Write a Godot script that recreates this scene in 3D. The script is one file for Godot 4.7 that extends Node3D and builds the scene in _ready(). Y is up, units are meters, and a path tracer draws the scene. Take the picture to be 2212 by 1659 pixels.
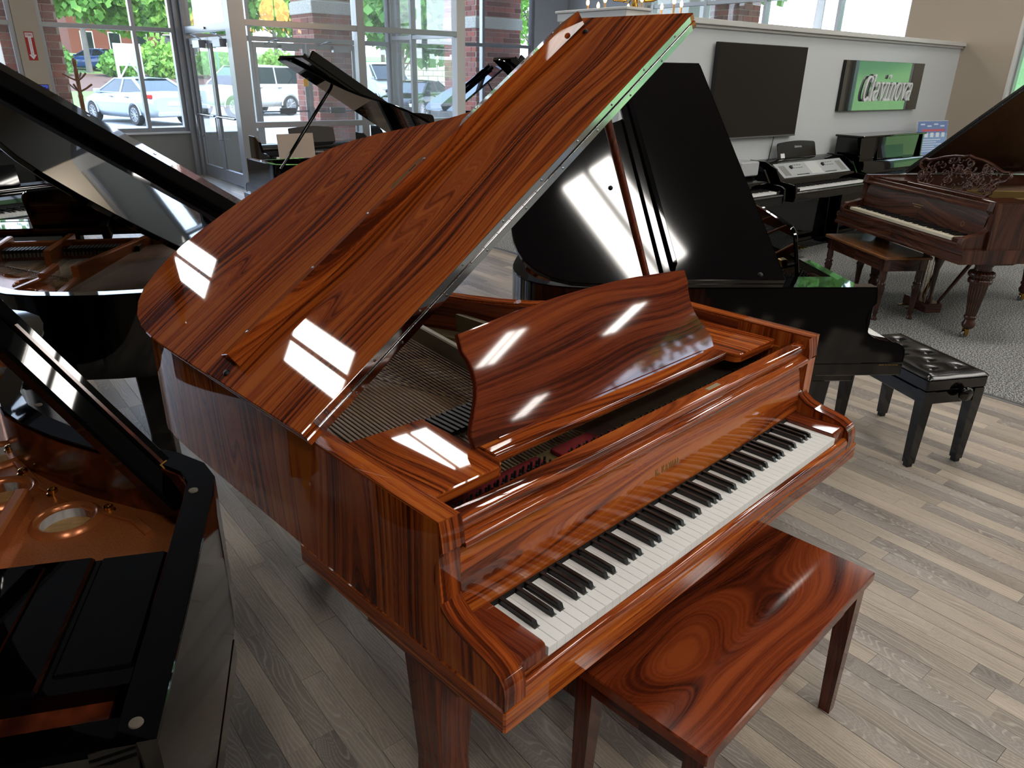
extends Node3D
# A piano showroom: a rosewood grand with its lid up among black grands, a carved antique grand, digital pianos and a glazed street front.

const ROOM := 39.0            # degrees: the room's axes u (right-far) and v (left-far) against the camera's
const LAMP_Y := 4.7
var UU := Vector3(cos(deg_to_rad(ROOM)), 0, -sin(deg_to_rad(ROOM)))
var VV := Vector3(-sin(deg_to_rad(ROOM)), 0, -cos(deg_to_rad(ROOM)))
var M := {}
var rng := RandomNumberGenerator.new()
var taken := {}

func _ready() -> void:
	rng.seed = 7
	set_view()
	make_materials()
	build_room()
	build_lights()
	build_street_front()
	build_partition()
	build_main_piano()
	build_main_bench()
	build_black_pianos()
	build_black_bench()
	build_antique()
	build_digital_pianos()
	build_far_pianos()
	build_small_things()
	build_outside()

func set_view() -> void:
	var cam := Camera3D.new()
	cam.name = "camera"
	add_child(cam)
	var r := Vector3(0.99981764, 0.0175895, -0.00743672)
	var u := Vector3(-0.019097, 0.92089303, -0.38934733)
	var f := Vector3(0.0, -0.38941834, -0.92106099)
	cam.transform = Transform3D(Basis(r, u, -f), Vector3(0, 1.69214, 0))
	cam.fov = 55.3254
	cam.near = 0.05
	cam.far = 400.0
	cam.current = true
	var we := WorldEnvironment.new()
	we.name = "environment"
	var env := Environment.new()
	env.tonemap_mode = Environment.TONE_MAPPER_LINEAR
	env.tonemap_exposure = 1.3
	env.background_mode = Environment.BG_SKY
	var sky := Sky.new()
	var sm := ProceduralSkyMaterial.new()
	sm.sky_top_color = Color(0.62, 0.74, 0.9)
	sm.sky_horizon_color = Color(0.9, 0.94, 0.98)
	sm.ground_horizon_color = Color(0.8, 0.84, 0.86)
	sm.ground_bottom_color = Color(0.45, 0.45, 0.42)
	sm.sky_energy_multiplier = 2.3
	sm.ground_energy_multiplier = 1.0
	sm.sun_angle_max = 1.0
	sky.sky_material = sm
	env.sky = sky
	env.sdfgi_enabled = true
	env.ssao_enabled = true
	env.ssil_enabled = true
	we.environment = env
	add_child(we)
	var sun := DirectionalLight3D.new()
	sun.name = "sun"
	sun.light_color = Color(1.0, 0.95, 0.86)
	sun.light_energy = 1.7
	sun.light_angular_distance = 4.0
	sun.shadow_enabled = true
	add_child(sun)
	sun.look_at_from_position(Vector3(14, 24, 6), Vector3.ZERO, Vector3.UP)

# ---------------------------------------------------------------- nodes and names
func uv3(u: float, y: float, v: float) -> Vector3:
	return UU * u + VV * v + Vector3(0, y, 0)

func numbered(called: String) -> String:
	if not taken.has(called):
		taken[called] = 0
		return called
	taken[called] += 1
	return "%s_%03d" % [called, taken[called]]

func tag(o: Node, label: String, category: String, group := "", kind := "") -> Node:
	if label: o.set_meta("label", label)
	if category: o.set_meta("category", category)
	if group: o.set_meta("group", group)
	if kind: o.set_meta("kind", kind)
	return o

func thing(called: String, label: String, category: String, at := Vector3.ZERO, turn := 0.0, group := "") -> Node3D:
	var o := Node3D.new()
	o.name = numbered(called)
	add_child(o)
	o.position = at
	o.rotation.y = turn
	tag(o, label, category, group)
	return o

func part(mesh: Mesh, called: String, mat: Material, parent: Node, at := Transform3D(), label := "") -> MeshInstance3D:
	var o := MeshInstance3D.new()
	o.mesh = mesh
	o.material_override = mat
	o.transform = at
	if parent == self:
		o.name = numbered(called)
		add_child(o)
	else:
		o.name = called
		parent.add_child(o, true)
	if label: o.set_meta("label", label)
	return o

func holder(called: String, parent: Node, at := Transform3D()) -> Node3D:
	var o := Node3D.new()
	o.transform = at
	if parent == self:
		o.name = numbered(called)
		add_child(o)
	else:
		o.name = called
		parent.add_child(o, true)
	return o

func struct(o: Node) -> Node:
	o.set_meta("kind", "structure")
	return o

func stuff(o: Node, label := "") -> Node:
	o.set_meta("kind", "stuff")
	if label: o.set_meta("label", label)
	return o

func shift(x: float, y: float, z: float) -> Transform3D:
	return Transform3D(Basis(), Vector3(x, y, z))

func pose(at: Vector3, turn := 0.0, tilt := 0.0, roll := 0.0) -> Transform3D:
	return Transform3D(Basis.from_euler(Vector3(tilt, turn, roll)), at)

func room(u: float, y: float, v: float) -> Transform3D:      # local x along u, local -z along v
	return Transform3D(Basis(UU, Vector3.UP, -VV), uv3(u, y, v))

# ---------------------------------------------------------------- mesh builder
class MB:
	var v := PackedVector3Array()
	var n := PackedVector3Array()
	var uv := PackedVector2Array()
	var ix := PackedInt32Array()
	var xf := Transform3D()
	var grain := Vector3.ZERO
	var uvo := Vector2.ZERO

	func _uv(p: Vector3, nn: Vector3) -> Vector2:
		var g := grain if grain != Vector3.ZERO else Vector3.RIGHT
		var w := nn.cross(g)
		if w.length() < 0.3:
			var a := Vector3.UP if absf(g.y) < 0.7 else Vector3.RIGHT
			return Vector2(p.dot(g.cross(a).normalized()) * 0.3, p.dot(a)) + uvo
		return Vector2(p.dot(g), p.dot(w.normalized())) + uvo

	func tri(a: Vector3, b: Vector3, c: Vector3, na: Vector3, nb: Vector3, nc: Vector3, ua = null, ub = null, uc = null) -> void:
		var f := (b - a).cross(c - a)
		if f.length_squared() < 1e-16: return
		var m := f.normalized()
		if m.dot(na + nb + nc) < 0: m = -m
		if ua == null:
			ua = _uv(a, m); ub = _uv(b, m); uc = _uv(c, m)
		var k := v.size()
		var flip := f.dot(na + nb + nc) > 0
		var det := xf.basis.determinant() < 0
		for q in [[a, na, ua], [b, nb, ub], [c, nc, uc]]:
			v.append(xf * (q[0] as Vector3)); n.append((xf.basis * (q[1] as Vector3)).normalized()); uv.append(q[2])
		if flip != det: ix.append_array([k, k + 2, k + 1])
		else: ix.append_array([k, k + 1, k + 2])

	func quad(a: Vector3, b: Vector3, c: Vector3, d: Vector3, na: Vector3, nb: Vector3, nc: Vector3, nd: Vector3, u4 = null) -> void:
		if u4 == null:
			tri(a, b, c, na, nb, nc); tri(a, c, d, na, nc, nd)
		else:
			tri(a, b, c, na, nb, nc, u4[0], u4[1], u4[2]); tri(a, c, d, na, nc, nd, u4[0], u4[2], u4[3])

	func flat(a: Vector3, b: Vector3, c: Vector3, d: Vector3, out: Vector3) -> void:
		var f := (b - a).cross(c - a)
		if f.length_squared() < 1e-14: f = (c - a).cross(d - a)
		f = f.normalized()
		if f.dot(out) < 0: f = -f
		quad(a, b, c, d, f, f, f, f)

	func box(lo: Vector3, hi: Vector3, b := 0.0) -> void:
		if b <= 0.0:
			var c := []
			for i in 8: c.append(Vector3(hi.x if i & 1 else lo.x, hi.y if i & 2 else lo.y, hi.z if i & 4 else lo.z))
			flat(c[0], c[1], c[3], c[2], Vector3.FORWARD); flat(c[4], c[5], c[7], c[6], Vector3.BACK)
			flat(c[0], c[1], c[5], c[4], Vector3.DOWN); flat(c[2], c[3], c[7], c[6], Vector3.UP)
			flat(c[0], c[2], c[6], c[4], Vector3.LEFT); flat(c[1], c[3], c[7], c[5], Vector3.RIGHT)
			return
		var p: Array[Vector2] = [Vector2(lo.x + b, lo.z), Vector2(hi.x - b, lo.z), Vector2(hi.x, lo.z + b), Vector2(hi.x, hi.z - b), Vector2(hi.x - b, hi.z), Vector2(lo.x + b, hi.z), Vector2(lo.x, hi.z - b), Vector2(lo.x, lo.z + b)]
		prism(p, lo.y, hi.y, b, b, 10.0)

	# polygon in x,z pulled up from y0 to y1, with bevels at the top and the bottom edge; walls are smooth where they bend less than `soft` degrees
	func prism(poly: Array, y0: float, y1: float, bt := 0.0, bb := 0.0, soft := 35.0, caps := true) -> void:
		var k := poly.size()
		var area := 0.0
		for i in k: area += poly[i].x * poly[(i + 1) % k].y - poly[(i + 1) % k].x * poly[i].y
		var sg := 1.0 if area > 0 else -1.0
		var en: Array[Vector2] = []
		for i in k:
			var e: Vector2 = (poly[(i + 1) % k] - poly[i]).normalized()
			en.append(Vector2(e.y, -e.x) * sg)
		var top := inset(poly, bt) if bt > 0 else poly
		var bot := inset(poly, bb) if bb > 0 else poly
		var cs := cos(deg_to_rad(soft))
		var run := 0.0
		for i in k:
			var j := (i + 1) % k
			var e0: Vector2 = en[i]
			var n0: Vector2 = (e0 + en[(i + k - 1) % k]).normalized() if e0.dot(en[(i + k - 1) % k]) > cs else e0
			var n1: Vector2 = (e0 + en[j]).normalized() if e0.dot(en[j]) > cs else e0
			var a := Vector3(poly[i].x, 0, poly[i].y)
			var c := Vector3(poly[j].x, 0, poly[j].y)
			var na := Vector3(n0.x, 0, n0.y)
			var nc := Vector3(n1.x, 0, n1.y)
			var len: float = poly[i].distance_to(poly[j])
			var u4 = null
			var yb := y0 + bb
			var yt := y1 - bt
			if grain.y > 0.5: u4 = [Vector2(yb, run) + uvo, Vector2(yb, run + len) + uvo, Vector2(yt, run + len) + uvo, Vector2(yt, run) + uvo]
			elif soft > 20.0 and k > 10: u4 = [Vector2(run, yb) + uvo, Vector2(run + len, yb) + uvo, Vector2(run + len, yt) + uvo, Vector2(run, yt) + uvo]
			run += len
			quad(a + Vector3(0, yb, 0), c + Vector3(0, yb, 0), c + Vector3(0, yt, 0), a + Vector3(0, yt, 0), na, nc, nc, na, u4)
			if bt > 0:
				var h := (na + Vector3.UP).normalized()
				var h2 := (nc + Vector3.UP).normalized()
				quad(a + Vector3(0, yt, 0), c + Vector3(0, yt, 0), Vector3(top[j].x, y1, top[j].y), Vector3(top[i].x, y1, top[i].y), h, h2, h2, h)
			if bb > 0:
				var h := (na + Vector3.DOWN).normalized()
				var h2 := (nc + Vector3.DOWN).normalized()
				quad(a + Vector3(0, yb, 0), c + Vector3(0, yb, 0), Vector3(bot[j].x, y0, bot[j].y), Vector3(bot[i].x, y0, bot[i].y), h, h2, h2, h)
		if caps:
			cap(top, y1, Vector3.UP)
			cap(bot, y0, Vector3.DOWN)

	func cap(poly: Array, y: float, up: Vector3) -> void:
		var t := Geometry2D.triangulate_polygon(PackedVector2Array(poly))
		for i in range(0, t.size(), 3):
			tri(Vector3(poly[t[i]].x, y, poly[t[i]].y), Vector3(poly[t[i + 1]].x, y, poly[t[i + 1]].y), Vector3(poly[t[i + 2]].x, y, poly[t[i + 2]].y), up, up, up)

	static func inset(poly: Array, d: float) -> Array:
		var k := poly.size()
		var area := 0.0
		for i in k: area += poly[i].x * poly[(i + 1) % k].y - poly[(i + 1) % k].x * poly[i].y
		var sg := 1.0 if area > 0 else -1.0
		var out: Array = []
		for i in k:
			var e0: Vector2 = (poly[i] - poly[(i + k - 1) % k]).normalized()
			var e1: Vector2 = (poly[(i + 1) % k] - poly[i]).normalized()
			var n0 := Vector2(-e0.y, e0.x) * sg
			var n1 := Vector2(-e1.y, e1.x) * sg
			var m := (n0 + n1)
			var l := m.length_squared()
			if l < 0.2: m = n0
			else: m = m * (2.0 / l)
			out.append(poly[i] + m.limit_length(2.5) * d)
		return out

	# an open band between an outer and an inner line, from y0 to y1 (rims, frames)
	func band(o: Array, inn: Array, y0: float, y1: float, b := 0.003, ends := true) -> void:
		var k := o.size()
		var run := 0.0
		for i in k - 1:
			var len: float = o[i].distance_to(o[i + 1])
			var no := [_pn(o, i), _pn(o, i + 1)]
			var s := 1.0 if no[0].dot(o[i] - inn[i]) > 0 else -1.0
			var a := Vector3(no[0].x, 0, no[0].y) * s
			var c := Vector3(no[1].x, 0, no[1].y) * s
			var P := [_l(o[i], y0), _l(o[i + 1], y0), _l(o[i + 1], y1 - b), _l(o[i], y1 - b)]
			var u4 = [Vector2(y0, run) + uvo, Vector2(y0, run + len) + uvo, Vector2(y1, run + len) + uvo, Vector2(y1, run) + uvo] if grain.y > 0.5 else [Vector2(run, y0) + uvo, Vector2(run + len, y0) + uvo, Vector2(run + len, y1) + uvo, Vector2(run, y1) + uvo]
			quad(P[0], P[1], P[2], P[3], a, c, c, a, u4)
			var Q := [_l(inn[i], y0), _l(inn[i + 1], y0), _l(inn[i + 1], y1 - b), _l(inn[i], y1 - b)]
			quad(Q[0], Q[1], Q[2], Q[3], -a, -c, -c, -a, u4)
			var ob: Vector2 = o[i] + (inn[i] - o[i]).normalized() * b
			var ob2: Vector2 = o[i + 1] + (inn[i + 1] - o[i + 1]).normalized() * b
			var ib: Vector2 = inn[i] + (o[i] - inn[i]).normalized() * b
			var ib2: Vector2 = inn[i + 1] + (o[i + 1] - inn[i + 1]).normalized() * b
			var wd: float = o[i].distance_to(inn[i])
			var ut = [Vector2(run, 0.7) + uvo, Vector2(run + len, 0.7) + uvo, Vector2(run + len, 0.7 + wd) + uvo, Vector2(run, 0.7 + wd) + uvo]
			quad(_l(ob, y1), _l(ob2, y1), _l(ib2, y1), _l(ib, y1), Vector3.UP, Vector3.UP, Vector3.UP, Vector3.UP, ut)
			var h := (a + Vector3.UP).normalized()
			var h2 := (c + Vector3.UP).normalized()
			quad(P[3], P[2], _l(ob2, y1), _l(ob, y1), h, h2, h2, h, ut)
			h = (-a + Vector3.UP).normalized()
			h2 = (-c + Vector3.UP).normalized()
			quad(Q[3], Q[2], _l(ib2, y1), _l(ib, y1), h, h2, h2, h, ut)
			flat(P[0], P[1], Q[1], Q[0], Vector3.DOWN)
			run += len
		if ends:
			for i in [0, k - 1]:
				var d: Vector2 = (o[0] - o[1]) if i == 0 else (o[k - 1] - o[k - 2])
				flat(_l(o[i], y0), _l(inn[i], y0), _l(inn[i], y1), _l(o[i], y1), Vector3(d.x, 0, d.y))

	static func _l(p: Vector2, y: float) -> Vector3:
		return Vector3(p.x, y, p.y)

	static func _pn(p: Array, i: int) -> Vector2:
		var d: Vector2 = p[mini(i + 1, p.size() - 1)] - p[maxi(i - 1, 0)]
		d = d.normalized()
		return Vector2(d.y, -d.x)

	func lathe(prof: Array, seg := 16, at := Vector3.ZERO) -> void:       # prof: Vector2(radius, y)
		var k := prof.size()
		for i in k - 1:
			var d: Vector2 = prof[i + 1] - prof[i]
			if d.length() < 1e-6: continue
			var nn := Vector2(d.y, -d.x).normalized()
			var p0: Vector2 = nn
			var p1: Vector2 = nn
			if i > 0:
				var e: Vector2 = prof[i] - prof[i - 1]
				var m := Vector2(e.y, -e.x).normalized()
				if m.dot(nn) > 0.6: p0 = (m + nn).normalized()
			if i < k - 2:
				var e: Vector2 = prof[i + 2] - prof[i + 1]
				var m := Vector2(e.y, -e.x).normalized()
				if m.dot(nn) > 0.6: p1 = (m + nn).normalized()
			for j in seg:
				var a := TAU * j / seg
				var b := TAU * (j + 1) / seg
				var ca := Vector3(cos(a), 0, sin(a))
				var cb := Vector3(cos(b), 0, sin(b))
				quad(at + ca * prof[i].x + Vector3(0, prof[i].y, 0), at + cb * prof[i].x + Vector3(0, prof[i].y, 0), at + cb * prof[i + 1].x + Vector3(0, prof[i + 1].y, 0), at + ca * prof[i + 1].x + Vector3(0, prof[i + 1].y, 0),
					ca * p0.x + Vector3(0, p0.y, 0), cb * p0.x + Vector3(0, p0.y, 0), cb * p1.x + Vector3(0, p1.y, 0), ca * p1.x + Vector3(0, p1.y, 0))

	func tube(pts: Array, r, seg := 8, caps := true) -> void:
		var k := pts.size()
		var prev := []
		var ref := Vector3.UP
		for i in k:
			var d: Vector3 = (pts[mini(i + 1, k - 1)] - pts[maxi(i - 1, 0)]).normalized()
			if absf(d.dot(ref)) > 0.95: ref = Vector3.RIGHT if absf(d.x) < 0.9 else Vector3.FORWARD
			var s := d.cross(ref).normalized()
			var t := s.cross(d).normalized()
			ref = t
			var rr: float = r[i] if r is Array else r
			var ring := []
			for j in seg:
				var a := TAU * j / seg
				var nn := s * cos(a) + t * sin(a)
				ring.append([pts[i] + nn * rr, nn])
			if i > 0:
				for j in seg:
					var j2 := (j + 1) % seg
					quad(prev[j][0], prev[j2][0], ring[j2][0], ring[j][0], prev[j][1], prev[j2][1], ring[j2][1], ring[j][1])
			if caps and (i == 0 or i == k - 1):
				var o := -d if i == 0 else d
				for j in range(1, seg - 1): tri(ring[0][0], ring[j][0], ring[j + 1][0], o, o, o)
			prev = ring

	func ball(c: Vector3, r: Vector3, seg := 12, rings := 8) -> void:
		for i in rings:
			var t0 := PI * i / rings - PI / 2
			var t1 := PI * (i + 1) / rings - PI / 2
			for j in seg:
				var a := TAU * j / seg
				var b := TAU * (j + 1) / seg
				var q := [Vector3(cos(t0) * cos(a), sin(t0), cos(t0) * sin(a)), Vector3(cos(t0) * cos(b), sin(t0), cos(t0) * sin(b)), Vector3(cos(t1) * cos(b), sin(t1), cos(t1) * sin(b)), Vector3(cos(t1) * cos(a), sin(t1), cos(t1) * sin(a))]
				quad(c + q[0] * r, c + q[1] * r, c + q[2] * r, c + q[3] * r, q[0], q[1], q[2], q[3])

	# a skin over rows of points; closed joins the last column to the first
	func skin(rows: Array, closed := false, flip := false) -> void:
		var k: int = rows.size()
		var w: int = rows[0].size()
		var nr := []
		for i in k:
			var line := []
			for j in w:
				var a: Vector3 = rows[mini(i + 1, k - 1)][j] - rows[maxi(i - 1, 0)][j]
				var jn := (j + 1) % w if closed else mini(j + 1, w - 1)
				var jp := (j + w - 1) % w if closed else maxi(j - 1, 0)
				var b: Vector3 = rows[i][jn] - rows[i][jp]
				var c := a.cross(b).normalized()
				line.append(-c if flip else c)
			nr.append(line)
		for i in k - 1:
			for j in (w if closed else w - 1):
				var j2 := (j + 1) % w
				quad(rows[i][j], rows[i][j2], rows[i + 1][j2], rows[i + 1][j], nr[i][j], nr[i][j2], nr[i + 1][j2], nr[i + 1][j], [Vector2(float(j) / w, float(i) / k), Vector2(float(j + 1) / w, float(i) / k), Vector2(float(j + 1) / w, float(i + 1) / k), Vector2(float(j) / w, float(i + 1) / k)] if grain == Vector3.ZERO else null)

	func done() -> ArrayMesh:
		var a := []
		a.resize(Mesh.ARRAY_MAX)
		a[Mesh.ARRAY_VERTEX] = v
		a[Mesh.ARRAY_NORMAL] = n
		a[Mesh.ARRAY_TEX_UV] = uv
		a[Mesh.ARRAY_INDEX] = ix
		var m := ArrayMesh.new()
		if v.size(): m.add_surface_from_arrays(Mesh.PRIMITIVE_TRIANGLES, a)
		return m

func mb(grain := Vector3.ZERO, uvo := Vector2.ZERO) -> MB:
	var b := MB.new()
	b.grain = grain
	b.uvo = uvo
	return b

func box(lo: Vector3, hi: Vector3, b := 0.0, grain := Vector3.ZERO, uvo := Vector2.ZERO) -> ArrayMesh:
	var m := mb(grain, uvo)
	m.box(lo, hi, b)
	return m.done()

func cbox(size: Vector3, b := 0.0, grain := Vector3.ZERO, uvo := Vector2.ZERO) -> ArrayMesh:
	return box(-size / 2, size / 2, b, grain, uvo)

# profile of Vector2(t, y) pulled along x from x0 to x1; t runs to -z
const ALONG_X := Basis(Vector3(0, 0, -1), Vector3(1, 0, 0), Vector3(0, 1, 0))
func bar(prof: Array, x0: float, x1: float, grain := Vector3.RIGHT, uvo := Vector2.ZERO, soft := 35.0, b := 0.0) -> ArrayMesh:
	var m := mb(Vector3.ZERO, uvo)
	m.xf = Transform3D(ALONG_X, Vector3.ZERO)
	m.grain = ALONG_X.transposed() * grain if grain != Vector3.ZERO else grain
	m.prism(prof, x0, x1, b, b, soft)
	return m.done()

func text_mesh(s: String, size: float, depth: float, font_name := "Droid Serif", italic := false, weight := 400) -> TextMesh:
	var f := SystemFont.new()
	f.font_names = PackedStringArray([font_name])
	f.font_italic = italic
	f.font_weight = weight
	var t := TextMesh.new()
	t.font = f
	t.text = s
	t.font_size = 64
	t.pixel_size = size / 46.0        # size: the height of a capital
	t.depth = depth
	t.curve_step = 2.0
	return t

# ---------------------------------------------------------------- materials
func mat(c: Color, rough := 0.5, metal := 0.0, spec := 0.5) -> StandardMaterial3D:
	var m := StandardMaterial3D.new()
	m.albedo_color = c
	m.roughness = rough
	m.metallic = metal
	m.metallic_specular = spec
	return m

func tex_mat(t: Texture2D, scale: Vector2, rough := 0.5, spec := 0.5, tint := Color.WHITE) -> StandardMaterial3D:
	var m := mat(tint, rough, 0.0, spec)
	m.albedo_texture = t
	m.uv1_scale = Vector3(scale.x, scale.y, 1)
	return m

func noise(sd: int, freq: float, oct := 3, kind := FastNoiseLite.TYPE_SIMPLEX_SMOOTH) -> FastNoiseLite:
	var f := FastNoiseLite.new()
	f.seed = sd
	f.frequency = freq
	f.noise_type = kind
	f.fractal_octaves = oct
	return f

func hexc(s: String) -> Vector3:
	var c := Color(s)
	return Vector3(c.r, c.g, c.b)

# veneer: u runs along the grain, v across; sx, sy = metres that the picture covers
func veneer(w: int, h: int, sx: float, sy: float, sd: int, dark: Vector3, mid: Vector3, light: Vector3, rings: float, bend: float, streak: float, arches: Array = []) -> ImageTexture:
	var a := noise(sd, 1.0, 2)
	var b := noise(sd + 1, 1.0, 3)
	var c := noise(sd + 2, 1.0, 1)
	var bytes := PackedByteArray()
	bytes.resize(w * h * 3)
	var k := 0
	for j in h:
		var y := sy * j / h
		# fibres: one value per row and a slow drift
		for i in w:
			var x := sx * i / w
			var warp := bend * a.get_noise_2d(x * 0.9, y * 1.6)
			for q in arches:                       # cathedral figure: parabolas with their tip at (q.x, q.y)
				var dx: float = (x - q[0]) / q[2]
				var dy: float = (y - q[1]) / q[3]
				var r2 := dx * dx * 0.35 + dy * dy * 4.0
				if r2 < 4.0:
					warp += q[4] * exp(-r2 * 1.1)
			var yy := y + warp
			var broad := a.get_noise_2d(x * 0.45 + 9.0, yy * 11.0 + 4.0)
			var line := b.get_noise_2d(x * 0.7, yy * rings)
			var fib := c.get_noise_2d(x * 5.0, yy * 420.0)
			var pore := c.get_noise_2d(x * 22.0 + 7.0, y * 1000.0)
			var t := clampf(0.56 + broad * 0.55 + line * streak + fib * 0.20 + pore * 0.10, 0.0, 1.0)
			var col := dark.lerp(mid, t * 2.0) if t < 0.5 else mid.lerp(light, t * 2.0 - 1.0)
			bytes[k] = int(clampf(col.x, 0, 1) * 255.0)
			bytes[k + 1] = int(clampf(col.y, 0, 1) * 255.0)
			bytes[k + 2] = int(clampf(col.z, 0, 1) * 255.0)
			k += 3
	return ImageTexture.create_from_image(Image.create_from_data(w, h, false, Image.FORMAT_RGB8, bytes))

# a speckled surface between two colours
func speckle(w: int, sd: int, freq: float, oct: int, c0: Vector3, c1: Vector3, sharp := 1.0, kind := FastNoiseLite.TYPE_SIMPLEX_SMOOTH) -> ImageTexture:
	var n := noise(sd, freq, oct, kind)
	var im := n.get_seamless_image(w, w)
	im.convert(Image.FORMAT_L8)
	var src := im.get_data()
	var bytes := PackedByteArray()
	bytes.resize(w * w * 3)
	for i in src.size():
		var t := clampf((src[i] / 255.0 - 0.5) * sharp + 0.5, 0, 1)
		var c := c0.lerp(c1, t)
		bytes[i * 3] = int(c.x * 255)
		bytes[i * 3 + 1] = int(c.y * 255)
		bytes[i * 3 + 2] = int(c.z * 255)
	return ImageTexture.create_from_image(Image.create_from_data(w, w, false, Image.FORMAT_RGB8, bytes))

# limed oak strip: grey-brown with pale open grain
func oak(w: int, h: int, sd: int, base: Vector3, pale: Vector3, dark: Vector3, figure: float) -> ImageTexture:
	var a := noise(sd, 1.0, 2)
	var b := noise(sd + 5, 1.0, 2)
	var bytes := PackedByteArray()
	bytes.resize(w * h * 3)
	var k := 0
	var sx := 2.4
	var sy := 0.6
	for j in h:
		var y := sy * j / h
		for i in w:
			var x := sx * i / w
			var warp := a.get_noise_2d(x * 2.2, y * 9.0) * figure
			var f := fposmod(y * 95.0 + warp * 5.0, 1.0)
			var line := smoothstep(0.0, 0.12, f) * (1.0 - smoothstep(0.16, 0.42, f))
			var fib := b.get_noise_2d(x * 6.0, y * 420.0 + warp * 30.0)
			var broad := a.get_noise_2d(x * 0.8 + 30.0, y * 6.0)
			var c := base.lerp(dark, clampf(0.35 - broad * 0.8 + fib * 0.55, 0, 1))
			c = c.lerp(pale, clampf(line * 0.55 + fib * 0.22, 0, 1))
			bytes[k] = int(clampf(c.x, 0, 1) * 255.0)
			bytes[k + 1] = int(clampf(c.y, 0, 1) * 255.0)
			bytes[k + 2] = int(clampf(c.z, 0, 1) * 255.0)
			k += 3
	return ImageTexture.create_from_image(Image.create_from_data(w, h, false, Image.FORMAT_RGB8, bytes))

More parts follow.
